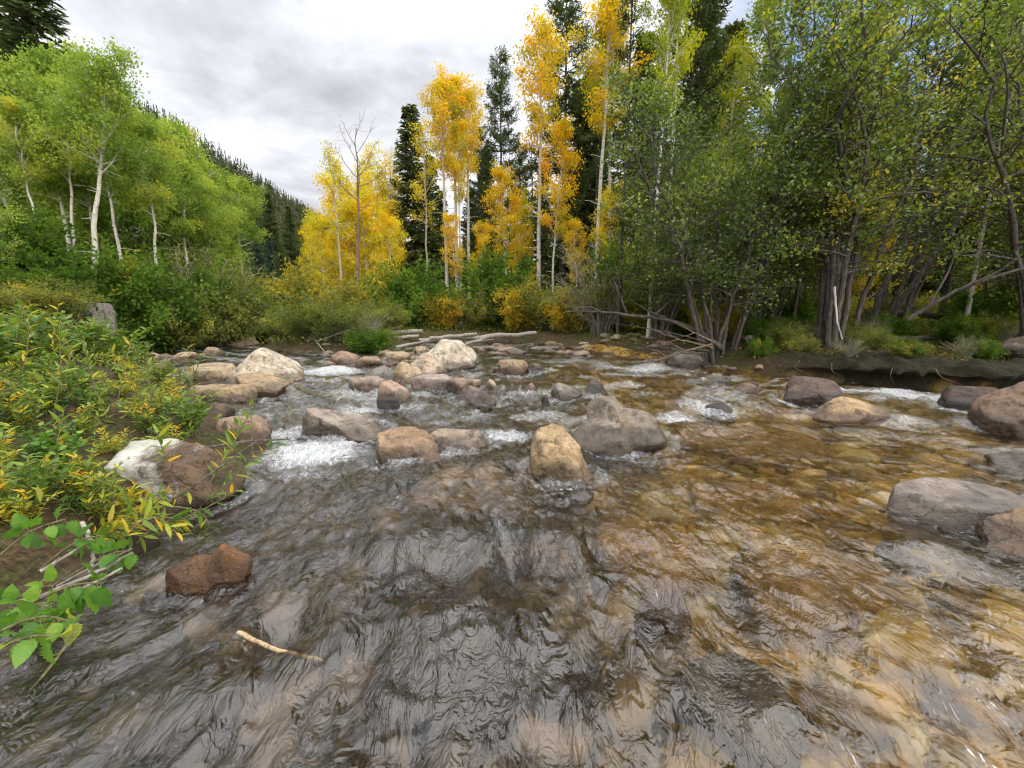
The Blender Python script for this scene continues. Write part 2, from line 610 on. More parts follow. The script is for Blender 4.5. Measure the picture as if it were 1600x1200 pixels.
# ------------------------------------------------------------------ rocks
def rock_material(name='river_granite', side=0.0):
    m, nt, out = new_mat(name)
    b = NB(nt)
    tc = b.n('ShaderNodeTexCoord').outputs['Object']
    pos = b.n('ShaderNodeNewGeometry').outputs['Position']
    z = b.n('ShaderNodeSeparateXYZ', {0: pos}).outputs[2]
    oi = b.n('ShaderNodeObjectInfo')
    rnd = b.n('ShaderNodeVectorMath', {0: tc, 1: b.vmul(oi.outputs['Random'], (40., 17., 29.))}, operation='ADD').outputs[0]
    base = oi.outputs['Color']
    n1 = b.noise(rnd, 4.6, 8, .68, .3)
    n2_ = b.noise(rnd, 26.0, 5, .78)
    n3 = b.noise(rnd, 110.0, 3, .7)
    v = b.ramp(n1, [(.26, (.36, .33, .31)), (.45, (.80, .77, .74)), (.58, (1.05, 1.0, .95)), (.74, (1.40, 1.33, 1.24))])
    col = b.mix(1.0, base, v, 'MULTIPLY')
    # iron stain, dark speckle
    st = b.noise(rnd, 3.0, 6, .7, .6)
    col = b.mix(b.rng(st, .54, .70, 0, .5), col, (.22, .125, .055))
    col = b.mix(b.rng(n2_, .52, .66, 0, .75), col, b.mix(1.0, col, (.32, .30, .28), 'MULTIPLY'))
    col = b.mix(b.rng(n3, .60, .72, 0, .5), col, (.50, .46, .40))
    # streaks of dark weathering
    sk = b.noise(b.vmul(rnd, (3.0, 3.0, .8)), 3.0, 5, .7)
    col = b.mix(b.rng(sk, .50, .66, 0, .75), col, (.055, .044, .036))
    # lichen, only where the alpha of the object colour asks for it
    li = b.noise(rnd, 5.0, 6, .7)
    ox = b.n('ShaderNodeSeparateXYZ', {0: tc}).outputs[0]
    lf = b.math('MULTIPLY', b.rng(b.math('ADD', b.math('ADD', li, b.math('MULTIPLY', oi.outputs['Alpha'], .8)), b.math('MULTIPLY', ox, -side)), .56, .80), b.math('GREATER_THAN', oi.outputs['Alpha'], .01))
    col = b.mix(lf, col, b.ramp(n1, [(.3, (.26, .25, .21)), (.5, (.46, .45, .40)), (.68, (.64, .63, .58))]))
    # wet band at the waterline
    wn = b.math('ADD', z, b.math('MULTIPLY', b.math('SUBTRACT', n1, .5), .22))
    wh = b.math('MULTIPLY', oi.outputs['Object Index'], .01)
    wet = b.rng(b.math('SUBTRACT', wn, wh), -.02, .07, 1, 0)
    col = b.mix(b.math('MULTIPLY', wet, .78), col, b.mix(1.0, col, (.20, .165, .13), 'MULTIPLY'))
    ck = b.rng(b.vor(b.n('ShaderNodeVectorMath', {0: rnd, 1: b.vmul(b.n('ShaderNodeTexNoise', {'Vector': rnd, 'Scale': 4.0, 'Detail': 4}).outputs['Color'], (.5, .5, .5))}, operation='ADD').outputs[0], 1.5, 'DISTANCE_TO_EDGE'), 0, .025, 1, 0)
    col = b.mix(b.math('MULTIPLY', ck, b.rng(n1, .52, .62, 0, .5)), col, (.05, .04, .032))
    hgt = b.math('ADD', b.math('SUBTRACT', b.math('MULTIPLY', n1, .5), b.math('MULTIPLY', b.math('MULTIPLY', ck, b.rng(n1, .5, .62)), .10)), b.math('ADD', b.math('MULTIPLY', n2_, .22), b.math('MULTIPLY', n3, .08)))
    p = b.n('ShaderNodeBsdfPrincipled', {'Base Color': col, 'Roughness': b.math('SUBTRACT', .82, b.math('MULTIPLY', wet, .55)), 'Normal': b.bump(hgt, 1.0, .08)})
    b.put(p.inputs['Specular IOR Level'], b.math('ADD', .25, b.math('MULTIPLY', wet, .3)))
    b.put(out.inputs[0], p.outputs[0])
    return m


ROCKS = []
M_ROCK = rock_material()
M_ROCK_LICHEN = rock_material('lichen_granite', .75)
_ico = {}


def ico(sub):
    if sub not in _ico:
        bm = bmesh.new()
        bmesh.ops.create_icosphere(bm, subdivisions=sub, radius=1)
        bm.verts.ensure_lookup_table()
        _ico[sub] = (np.array([v.co[:] for v in bm.verts]), np.array([[v.index for v in f.verts] for f in bm.faces]))
        bm.free()
    return _ico[sub]


def rock_shape(seed, lobes=None, p=30, nz=.07, sub=4, extra=5, rz=0.0):
    """star-shaped stone: each lobe is a soft-edged set of cut planes, the lobes melt into one surface"""
    rg = np.random.default_rng(seed)
    d, F = ico(sub)
    tot = np.zeros(len(d))
    lobes = lobes or [((0, 0, 0), (1, 1, 1), None)]
    for c, sc, planes in lobes:
        c, sc = np.array(c, float), np.array(sc, float)
        pl = [tuple(q) for q in (planes or [])]
        for _ in range(extra if planes else 9):
            n = unit(rg.normal(size=3))
            pl.append((*n, rg.uniform(.82, 1.0) if planes else rg.uniform(.58, .95)))
        s = np.zeros(len(d))
        e = d / sc
        # the enclosing ellipsoid, softened
        A = (e * e).sum(1)
        B = (e * (c / sc)).sum(1)
        C = (c / sc) @ (c / sc) - (1.25 if not planes or len(lobes) > 1 else 1.6)
        t0 = (B + np.sqrt(np.maximum(B * B - A * C, 0))) / A
        s += t0 ** -float(p)
        for q in pl:
            n = unit(np.array(q[:3], float)) / sc
            dn = np.maximum(d @ n, 0)
            s += (dn / max(q[3] + n @ c, .08)) ** p
        tot += (s ** (-1.0 / p)) ** 6
    r = tot ** (1 / 6.0)
    r = r * (1 + nz * fbm(d * 1.7 + seed * 3.1, 3) + nz * .30 * fbm(d * 7.0 + seed, 4, .6))
    r = r * (1 - nz * .9 * sstep(.10, .34, gnoise(d * 2.0 + seed * 1.7)) - nz * .4 * sstep(.12, .3, gnoise(d * 3.7 + seed * 2.3)))
    V = d * r[:, None]
    if rz:
        c, s_ = math.cos(rz), math.sin(rz)
        V = V @ np.array([[c, s_, 0], [-s_, c, 0], [0, 0, 1]])
    lo, hi = V.min(0), V.max(0)
    return (V - (lo + hi) / 2) / ((hi - lo) / 2), F


TAN = (.33, .25, .155)
SAND = (.39, .31, .21)
GREY = (.225, .21, .185)
PINK = (.255, .228, .205)
BRN = (.145, .105, .075)
DARK = (.07, .053, .043)
PALE = (.50, .44, .34)
RUST = (.22, .11, .04)


def rock(label, bb, col=TAN, lich=0.0, dep=.8, seed=1, planes=None, p=13, nz=.05, sub=4, sink=.22, z0=0.0, lobes=None, name='boulder', group=None, rz=0.0, cat=None, land=False, wet=None, mat=None, zt=None):
    x0, y0, x1, y1 = bb
    cx = (x0 + x1) / 2
    if land:
        z0 = on_ground(cx, y1)[2]
    f = on_z(cx, y1, z0)
    wid = (x1 - x0) / FPX * f[1]
    dpt = wid * dep
    Y = f[1] + dpt * .42
    wid = at_y(x1, y1, Y)[0] - at_y(x0, y1, Y)[0]
    X = at_y(cx, y1, Y)[0]
    ztop = max(at_y(cx, y0, Y + dpt * (.08 if land else .26))[2], z0 + .03)
    if zt:
        ztop = zt
    zb = z0 - sink
    V, F = rock_shape(seed, lobes or ([((0, 0, 0), (1, 1, 1), planes)] if planes else None), p * 2.6, nz * .95, max(sub, 4) + (1 if x1 - x0 > 60 else 0), rz=rz)
    V = V * np.array([wid / 2, dpt / 2, (ztop - zb) / 2])
    me = mk_mesh(name, V, F, mat or M_ROCK, None, True)
    o = link(name, me, None, (X, Y, (ztop + zb) / 2))
    o.pass_index = int(wet if wet is not None else (0 if land else min(16, 4 + 34 * max(ztop, 0))))
    if not land and ztop > .015:
        ROCKS.append((X, Y, wid / 2, dpt / 2, ztop))
    o.color = (*col, lich)
    return tag(o, label, cat or ('boulder' if name == 'boulder' else 'rock'), group)


# ---- left bank and left edge
rock('big pale boulder with yellow lichen and a peaked top, left side of the creek', (360, 541, 472, 603), PALE, .10, .85, 3,
     [(-.72, -.25, .65, .72), (.80, -.05, .60, .66), (.30, -.88, .35, .70), (-.25, -.80, .50, .80), (.05, .55, .8, .8)], 20, .04, 5)
rock('tan slab tapering to the right, right in front of the big pale boulder', (366, 582, 452, 620), TAN, 0, .6, 5,
     [(.30, -.25, .92, .50), (-.85, -.5, -.10, .78), (.0, -.9, .4, .8)], 22, .04, 5)
rock('sandy flat-topped boulder half behind bank grass, left of the peaked pale boulder', (286, 567, 374, 604), SAND, .02, .8, 7, [(0, -.1, 1, .62), (-.6, -.4, .5, .8)], 14, .04)
rock('low tan rock lying in front of the sandy flat-topped boulder', (296, 600, 398, 632), TAN, 0, .6, 9, [(0, 0, 1, .6)], 10, .04)
rock('small rounded brown rock below the low tan rock at the left edge', (308, 628, 366, 655), BRN, 0, .7, 11, None, 9)
rock('wet brownish slab awash by the willow leaves on the left', (345, 648, 424, 698), (.30, .22, .17), 0, .8, 13, [(0, 0, 1, .6)], 9, .04)
rock('white lichen boulder with dark mottled side among foreground leaves', (140, 686, 378, 786), (.13, .09, .062), .28, .55, 15,
     [(-.75, -.25, .55, .72), (-.04, -.22, .97, .50), (.05, -.95, .25, .70), (.85, -.2, .4, .85)], 16, .05, 5, z0=.02, sink=.25, mat=M_ROCK_LICHEN, wet=2)
rock('wet rust-orange rock with a dark front, alone in the foreground riffle', (266, 850, 392, 922), RUST, 0, .62, 17, None, 12, .06, 5,
     lobes=[((-.42, -.15, -.05), (.62, .85, .80), [(-.5, -.8, .1, .62), (0, -.3, .9, .7), (.3, -.9, .3, .7)]), ((.42, .15, .15), (.62, .7, .85), [(.25, -.85, .3, .55), (-.5, -.3, .8, .7), (.2, .1, .95, .8)])])
# ---- mid-stream
rock('boulder with a steep dark left face and smooth pale back, mid-stream left', (468, 633, 608, 684), (.31, .275, .235), 0, .62, 21,
     [(-.86, -.50, .05, .80), (.44, -.12, .89, .34), (-.50, -.86, -.10, .55), (.40, -.72, .55, .66), (.5, .3, .8, .8)], 30, .03, 5, wet=10)
rock('long low boulder with iron stains, left half of the pair mid-stream', (582, 668, 694, 728), (.30, .21, .14), 0, .75, 23,
     [(-.95, -.25, .05, .85), (-.05, -.3, .95, .66), (.0, -.95, .30, .74), (.6, -.4, .7, .75)], 11, .035, 5)
rock('smooth low boulder joined to the right end of the long stained boulder', (664, 667, 764, 714), (.30, .25, .20), 0, .8, 25,
     [(.1, -.35, .92, .66), (-.3, -.8, .5, .7), (.8, -.3, .5, .8)], 9, .03, 5)
rock('upright golden-tan boulder with a notched right side, centre of the creek', (828, 660, 926, 764), (.42, .315, .185), 0, .85, 27, None, 8, .05, 5,
     lobes=[((-.16, .12, .14), (.80, .85, .86), [(-.15, -.50, .86, .70), (-.85, -.45, .2, .82), (.45, -.35, .80, .72), (.1, -.95, .1, .70)]),
            ((.24, -.30, -.40), (.74, .70, .80), [(.12, -.97, .22, .72), (.75, -.3, .55, .62), (-.7, -.6, .1, .62), (.2, -.55, .80, .74)])])
rock('broad saddle-shaped grey boulder with two humps behind the golden-tan one', (888, 620, 1037, 702), (.24, .21, .175), 0, .75, 29, None, 9, .05, 5,
     lobes=[((-.28, .32, .12), (.44, .55, .98), [(-.62, -.35, .70, .62), (.62, -.3, .72, .66), (0, -.8, .6, .74), (.1, -.1, 1, .66)]), ((.34, -.02, -.12), (.68, .80, .72), [(.78, -.2, .58, .72), (-.40, -.3, .87, .74), (.1, -.85, .5, .74), (0, -.1, 1, .82)]),
            ((-.36, -.26, -.34), (.66, .66, .60), [(0, -.35, .93, .70), (-.6, -.4, .7, .7)])])
rock('dark brown rounded boulder below the mossy right bank', (1217, 588, 1314, 632), (.12, .09, .075), 0, .8, 33, [(-.7, -.3, .7, .75), (.1, -.1, .95, .72), (.8, -.3, .4, .85)], 10, .05, 5)
rock('tan wedge of rock awash beside the dark brown boulder', (1266, 620, 1384, 664), (.38, .27, .16), 0, .6, 35, [(.35, -.25, .9, .5), (-.7, -.3, .6, .7)], 16, .04, 5, sink=.15)
rock('big brown boulder cut by the right edge of the view', (1526, 590, 1690, 684), (.21, .15, .11), 0, .8, 37, [(-.62, -.35, .70, .70), (.1, -.3, .95, .75), (-.25, -.95, .15, .78)], 17, .05, 5)
rock('flat wet black rock beside the big brown boulder at the right edge', (1462, 602, 1560, 640), DARK, 0, .6, 39, [(0, -.2, 1, .6)], 12, .06)
rock('smooth grey-pink slab sloping into the pool on the right', (1386, 734, 1592, 818), PINK, 0, .62, 41, [(.12, -.15, .98, .58), (-.6, -.7, .4, .8), (0, -.95, .3, .8)], 8, .02, 5, rz=R(-24), zt=.15)
rock('knobbly tan and dark rock in front of the grey-pink slab', (1518, 786, 1690, 868), (.27, .19, .12), 0, .8, 43, [(-.6, -.4, .7, .75), (.1, -.9, .4, .8)], 15, .065, 5)
rock('grey-pink rock cut by the right edge above the slab', (1552, 697, 1680, 742), PINK, 0, .8, 45, [(-.6, -.3, .75, .7)], 14, .05, 5)
rock('dark lichen-spotted boulder resting on the mossy right bank', (1530, 523, 1670, 566), (.11, .085, .07), .03, .8, 47, None, 9, .06, 4, land=True, sink=.2)
rock('small peaked red-brown rock poking out of the golden pool', (1376, 846, 1440, 878), (.2, .12, .065), 0, 1.0, 49, [(.5, -.2, .85, .5), (-.6, -.3, .7, .6)], 14, .07, sink=.12)
rock('small dark wet rock in the foam left of the right-hand riffle', (1094, 628, 1146, 648), DARK, 0, .7, 51, None, 10)
rock('low grey rock in the shade under the root clump', (1092, 582, 1134, 594), GREY, 0, .6, 53, None, 10)
rock('low tan rock awash left of the dark brown boulder', (1146, 596, 1188, 612), TAN, 0, .7, 55, None, 10)
rock('grey rock slab under the dead branches at the root clump', (1040, 545, 1100, 572), GREY, 0, .7, 57, None, 12)
# ---- mid-stream cluster
rock('large pale tan boulder patched white, at the back of the rock cluster', (662, 530, 744, 578), PALE, .13, .9, 61, [(.0, -.1, 1, .72), (.75, -.35, .55, .66), (-.6, -.3, .75, .7), (.2, -.9, .4, .75)], 16, .04, 5)
rock('speckled grey-tan boulder leaning on the large pale boulder of the cluster', (632, 549, 696, 596), (.42, .34, .27), .05, .9, 63, [(-.55, -.2, .8, .7), (.1, -.9, .4, .75), (.5, -.5, .7, .75)], 14, .05, 5)
rock('tilted slab with a black underside at the left front of the cluster', (588, 594, 642, 630), (.43, .33, .26), 0, .6, 65, [(.4, -.1, .9, .5), (-.5, -.85, -.1, .6)], 24, .04)
rock('small black wet rock below the tilted slab', (590, 620, 630, 640), (.05, .04, .035), 0, .6, 67, [(0, 0, 1, .7)], 18, .05)
rock('flat brownish rock awash at the left tip of the cluster', (546, 588, 612, 608), (.34, .27, .22), 0, .7, 69, [(0, 0, 1, .6)], 12, .04)
rock('grey angular rock behind the flat brownish rock', (564, 571, 622, 598), GREY, 0, .8, 71, [(-.4, -.3, .85, .65), (.6, -.4, .6, .7)], 18, .05)
rock('sharp tan wedge standing in the middle of the cluster', (612, 564, 666, 602), SAND, 0, .6, 73, [(.5, -.3, .8, .6), (-.85, -.3, .3, .8)], 24, .05)
rock('long flat grey rock at the front of the cluster', (644, 584, 712, 608), (.37, .31, .28), 0, .5, 75, [(0, -.1, 1, .6)], 13, .04)
rock('knobbly brown rock between the flat grey rock and the pale boulder', (698, 588, 752, 612), (.33, .25, .20), 0, .8, 77)
rock('dark grey-brown rock at the front right of the cluster', (710, 602, 776, 632), (.19, .155, .14), 0, .7, 79, [(-.6, -.4, .65, .7), (.5, -.1, .8, .6)], 18, .05)
rock('small bright tan rock on the right end of the cluster', (756, 592, 782, 609), SAND, 0, .8, 81)
rock('tan block of rock mid-stream right of the pale boulder', (778, 561, 826, 582), TAN, 0, .8, 83, [(0, 0, 1, .8)], 18)
rock('dark rock touching the right end of the tan block', (822, 566, 852, 580), BRN, 0, .8, 85)
rock('small dark rock alone right of the cluster', (786, 599, 812, 615), (.15, .11, .09), 0, .8, 87)
rock('small round reddish rock next to the lone dark rock', (818, 598, 838, 611), (.28, .19, .14), 0, .8, 89)
rock('grey slab with a square left end, mid-stream right', (860, 598, 910, 622), GREY, 0, .7, 91, [(.3, -.2, .92, .55), (-.9, -.3, .1, .8)], 20)
rock('dark peaked rock beside the square-ended grey slab', (916, 590, 950, 616), (.17, .14, .125), 0, .8, 93, [(-.6, -.3, .7, .65), (.75, -.3, .55, .65)], 20, .06)
rock('tiny black rock breaking the water below the lone dark rock', (846, 616, 858, 628), DARK, 0, .8, 95)
rock('dark triangular rock on the gravel at the foot of the willow mound', (514, 548, 568, 570), (.30, .21, .14), 0, .6, 97, [(.5, -.2, .85, .6), (-.6, -.4, .6, .7)], 18)
rock('rounded brown rock at the left tip of the gravel bar', (554, 556, 604, 572), (.30, .22, .16), 0, .7, 99)
rock('golden tan rock on the gravel bar left of the pale boulder', (602, 549, 642, 568), SAND, 0, .8, 101, [(.1, -.1, 1, .7)], 16)
rock('angular pale rock in the gravel bar behind the golden tan rock', (644, 540, 672, 554), SAND, 0, .8, 103)
rock('flat tan rock at the far left bank where the creek comes round the bend', (308, 541, 352, 556), TAN, 0, .7, 105)
rock('light tan rock on the left bank left of the flat tan rock at the bend', (266, 549, 308, 565), SAND, 0, .7, 107)
rock('pinkish rock half hidden by plants on the left bank', (214, 550, 254, 566), (.44, .33, .26), 0, .8, 109)
rock('upright grey rock at the foot of the leaning white aspen', (124, 468, 178, 522), (.25, .225, .22), 0, .8, 111, [(-.85, -.2, .25, .75), (.8, -.3, .3, .75), (0, -.95, .2, .7), (.1, 0, 1, .8)], 22, .05, 4, land=True, sink=.5)

# ---- slabs just under the surface
for lab, bb, col, dp, sd, zt in [('broad smooth brown slab awash below the long low boulder, water sheeting over it', (640, 700, 850, 800), (.13, .098, .064), .8, 301, .05), ('dark slab under the dome of water in the centre foreground', (580, 820, 740, 890), (.055, .046, .038), .8, 302, -.02),
                                 ('wide grey slab under the smooth silvery water, centre foreground', (600, 950, 900, 1080), (.05, .045, .04), .6, 303, -.05), ('golden slab under the ripples left of the deep pool', (930, 820, 1100, 880), (.34, .22, .06), .8, 304, -.06),
                                 ('brown slab at the lip where the water drops, right of the dome', (800, 830, 900, 890), (.13, .09, .05), .8, 305, -.01), ('pale grey slab under the water at the bottom of the view', (1090, 1030, 1250, 1130), (.10, .092, .08), .8, 306, -.04),
                                 ('golden brown slab under the clear pool, right of the centre boulder', (1090, 740, 1260, 790), (.36, .24, .06), .7, 307, -.07), ('long golden slab at the crest of the clear pool', (1060, 660, 1290, 700), (.30, .20, .05), .6, 308, -.01),
                                 ('amber slab under the pool in front of the grey-pink slab', (1180, 860, 1400, 940), (.34, .23, .07), .7, 309, -.07), ('dark red-brown round stone under the water, centre right', (1000, 920, 1080, 970), (.09, .045, .03), .9, 310, -.06)]:
    x0, y0, x1, y1 = bb
    c = on_z((x0 + x1) / 2, (y0 + y1) / 2, zt)
    wd = (x1 - x0) / FPX * np.linalg.norm(c - np.array([0, 0, CAM_H])) * .93
    V, F = rock_shape(sd, [((0, 0, 0), (1, 1, 1), [(0, -.1, 1, .5), (.3, -.3, .9, .6)])], 16, .05, 5)
    o = link('sunken_boulder', mk_mesh('sunken_boulder', V * np.array([wd / 2, wd * dp / 2, .20]), F, M_ROCK, None, True), None, (c[0], c[1], zt - .20))
    o.color = (*(min(1, 2.4 * q) for q in col), 0)
    o.pass_index = 0
    tag(o, lab, 'boulder')


# ---- the loose stones of the bed, too many to count
def bed_stones(n, seed):
    rg = np.random.default_rng(seed)
    shapes = [rock_shape(260 + q, None, 14 + 5 * q, .06, 4 if False else 3) for q in range(5)]
    g = Geo()
    gl = []
    k = 0
    while k < n:
        y = .7 + rg.random() ** 1.7 * 11
        x = rg.uniform(-1.25, 1.3) * (y + .6)
        d = float(stream_d(np.array([x]), np.array([y]))[0])
        if d > -.1 or x > 13:
            continue
        k += 1
        s = .026 + .12 * rg.random() ** 3.6 + .011 * max(0, y - 3)
        V, F = shapes[rg.integers(5)]
        a = rg.uniform(0, TAU)
        V = V * np.array([s * rg.uniform(.8, 1.4), s * rg.uniform(.7, 1.1), s * rg.uniform(.4, .65)])
        V = np.stack([V[:, 0] * math.cos(a) - V[:, 1] * math.sin(a), V[:, 0] * math.sin(a) + V[:, 1] * math.cos(a), V[:, 2]], 1)
        z = min(float(bed_z(np.array([x]), np.array([y]), np.array([d]))[0]) + s * .1, -.06 - s * .5)
        g.add(V + np.array([x, y, z]), F, rg.random())
    m, nt, out = new_mat('bed_stone')
    b = NB(nt)
    pos = b.n('ShaderNodeNewGeometry').outputs['Position']
    t = b.attr('tint')
    sp = b.n('ShaderNodeSeparateXYZ', {0: pos})
    nz_ = b.noise(pos, 30.0, 6, .72)
    big = b.noise(pos, .8, 3, .6)
    gd = b.rng(b.math('ADD', sp.outputs[0], b.math('MULTIPLY', b.math('SUBTRACT', big, .5), 2.4)), .0, 1.4)
    tt = b.math('ADD', b.math('MULTIPLY', t, .8), b.math('MULTIPLY', nz_, .25))
    cg = b.ramp(tt, [(.1, (.03, .02, .01)), (.3, (.12, .07, .018)), (.5, (.33, .20, .04)), (.7, (.50, .34, .07)), (.82, (.30, .26, .12)), (.95, (.52, .42, .24))])
    cl = b.ramp(tt, [(.1, (.010, .008, .007)), (.35, (.032, .026, .021)), (.6, (.075, .058, .044)), (.8, (.13, .095, .068)), (.95, (.24, .18, .13))])
    col = b.mix(gd, cl, cg)
    p = b.n('ShaderNodeBsdfPrincipled', {'Base Color': col, 'Roughness': .7, 'Normal': b.bump(nz_, .4, .01)})
    b.put(out.inputs[0], p.outputs[0])
    tag(link('bed_stones', g.mesh('bed_stones', m)), kind='stuff')


bed_stones(2200, 4)

# ---- cobbles on the bars: six shapes, copied
cob = []
for k in range(7):
    V_, F_ = rock_shape(200 + k, None, 18 + 6 * (k % 4), .10, 3)
    cob.append(mk_mesh('cobble', V_, F_, M_ROCK, None, True))
rgc = np.random.default_rng(5)
PALS = [TAN, SAND, (.36, .27, .20), GREY, (.28, .20, .15), (.40, .31, .25), (.22, .16, .13)]


def cobbles(px0, px1, py0, py1, n, s0, s1, label, group, z0=0.02):
    for _ in range(n):
        px = rgc.uniform(px0, px1)
        py = rgc.uniform(py0, py1)
        c = on_z(px, py, z0)
        s = rgc.uniform(s0, s1) * (.7 + .6 * rgc.random() ** 2)
        g0 = max(gz(c[0], c[1]), -.06)
        o = link('cobble', cob[rgc.integers(7)], None, (c[0], c[1], g0 + s * .12), rgc.uniform(0, TAU), (s * rgc.uniform(.8, 1.3), s * rgc.uniform(.7, 1), s * rgc.uniform(.4, .65)))
        cc = np.array(PALS[rgc.integers(len(PALS))]) * rgc.uniform(.75, 1.2)
        o.color = (*cc, 0)
        tag(o, label, 'rock', group)


cobbles(510, 665, 545, 572, 62, .10, .24, 'small tan or brown cobble of the gravel bar below the willow mound', 'cobbles on the gravel bar')
cobbles(610, 780, 575, 612, 40, .07, .16, 'small tan cobble wedged among the mid-stream boulder cluster', 'cobbles in the boulder cluster')
cobbles(740, 1060, 537, 556, 80, .10, .30, 'small brown cobble on the shadowed far shore below the bushes', 'cobbles on the far shore')
cobbles(210, 350, 545, 580, 26, .12, .28, 'small rounded cobble at the left bank behind the bank plants', 'cobbles at the left bank')
cobbles(200, 460, 528, 540, 24, .2, .5, 'small far cobble where the creek comes round the bend', 'cobbles at the bend')
cobbles(1060, 1200, 570, 600, 12, .08, .16, 'small dark cobble under the root clump on the right bank', 'cobbles under the root clump')
# ------------------------------------------------------------------ water
def water_material():
    m, nt, out = new_mat('stream_water')
    b = NB(nt)
    pos = b.n('ShaderNodeNewGeometry').outputs['Position']
    sv = b.vmul(pos, (1.5, .8, 1.0))
    wob = b.n('ShaderNodeTexNoise', {'Vector': sv, 'Scale': 2.6, 'Detail': 2}).outputs['Color']
    sv2 = b.n('ShaderNodeVectorMath', {0: sv, 1: b.vmul(wob, (.5, .5, .5))}, operation='ADD').outputs[0]
    f1 = b.noise(sv2, 15.0, 3, .55, .5)
    h = b.math('MULTIPLY', b.math('ABSOLUTE', b.math('SUBTRACT', f1, .5)), -1.0)
    calm = b.attr('calm')
    nrm = b.bump(h, b.math('SUBTRACT', .9, b.math('MULTIPLY', calm, .3)), .028)
    fr = b.n('ShaderNodeFresnel', {'IOR': 1.64, 'Normal': nrm}).outputs[0]
    gl = b.n('ShaderNodeBsdfGlossy', {'Color': (1, 1, 1, 1), 'Roughness': .02, 'Normal': nrm}).outputs[0]
    tr = b.n('ShaderNodeBsdfTransparent', {'Color': (.93, .87, .76, 1)}).outputs[0]
    rf = b.n('ShaderNodeBsdfRefraction', {'Color': (.96, .93, .85, 1), 'Roughness': .0, 'IOR': 1.2}).outputs[0]
    body = b.mixs(.4, tr, rf)
    w = b.mixs(fr, body, gl)
    foam = b.attr('foam')
    fv = b.n('ShaderNodeVectorMath', {0: b.vmul(pos, (1.5, .8, 1)), 1: b.vmul(wob, (.9, .9, .3))}, operation='ADD').outputs[0]
    fn = b.noise(fv, 11.0, 8, .78, 1.1)
    fs = b.noise(b.vmul(fv, (2.2, 1.0, 1.0)), 26.0, 4, .7, .6)
    gate = b.rng(foam, .12, .42)
    fmask = b.rng(b.math('ADD', b.math('MULTIPLY', foam, .55), b.math('ADD', b.math('MULTIPLY', fn, .75), b.math('MULTIPLY', fs, .6))), .86, 1.26)
    fmask = b.math('MULTIPLY', fmask, gate)
    fo = b.n('ShaderNodeBsdfDiffuse', {'Color': (.68, .71, .73, 1), 'Normal': nrm}).outputs[0]
    fo = b.mixs(.25, fo, b.n('ShaderNodeBsdfTranslucent', {'Color': (.6, .63, .65, 1)}).outputs[0])
    b.put(out.inputs[0], b.mixs(b.math('MULTIPLY', fmask, .82), w, fo))
    return m


# px, py of the patch, half sizes in px, strength
FOAM = [(490, 705, 90, 28, 1.0), (440, 680, 40, 22, .8), (560, 640, 60, 14, .75), (600, 605, 40, 10, .7), (640, 640, 70, 10, .6), (850, 645, 50, 8, .6), (960, 575, 60, 6, .7), (1130, 590, 50, 6, .7), (790, 685, 60, 16, .8), (470, 740, 90, 18, .55),
        (520, 578, 60, 10, .95), (600, 566, 50, 8, .6), (560, 612, 70, 16, .7), (900, 565, 90, 8, .55), (1010, 576, 70, 9, .8), (1060, 655, 40, 14, .8),
        (1100, 640, 60, 20, .75), (1180, 610, 60, 12, .55), (1360, 612, 100, 10, .95), (1440, 622, 90, 14, .9), (1280, 648, 110, 16, .55),
        (1400, 660, 120, 14, .6), (1540, 664, 50, 12, .9), (930, 690, 34, 10, .8), (880, 635, 60, 10, .4), (700, 650, 80, 14, .4),
        (1010, 615, 50, 8, .5), (780, 835, 30, 40, .45), (730, 870, 70, 22, .35), (620, 820, 120, 50, .22), (1230, 628, 40, 8, .7), (680, 760, 150, 20, .18),
        (330, 545, 90, 7, .35), (640, 720, 160, 40, .22), (540, 770, 160, 40, .20), (450, 850, 100, 50, .14), (800, 620, 120, 14, .45), (1100, 600, 80, 10, .5), (1180, 640, 60, 12, .5), (620, 585, 60, 8, .5), (1000, 700, 90, 16, .3), (900, 780, 120, 30, .18), (1500, 640, 60, 14, .7), (540, 690, 40, 12, .9), (430, 560, 60, 8, .4), (960, 600, 60, 8, .4), (480, 640, 60, 20, .4), (1000, 545, 60, 5, .5), (870, 615, 60, 7, .35)]
# px, py, radius along x and y in metres, height
HUMP = [(740, 745, .75, .55, .10), (690, 800, .5, .45, .03), (660, 850, .42, .30, .05), (690, 985, .5, .25, .05), (800, 880, .10, .16, -.07), (440, 985, .10, .12, -.07),
        (1000, 840, .3, .2, .03), (860, 850, .22, .22, .05), (560, 930, .25, .12, .03), (1200, 1120, .18, .16, .05), (1040, 945, .10, .08, -.035), (560, 1060, .06, .2, -.04),
        (1330, 655, .9, .35, .05), (1420, 860, .22, .14, .05), (640, 890, .35, .08, -.03), (1100, 760, .5, .2, .03), (900, 1100, .25, .1, .03), (350, 1090, .25, .15, .03)]

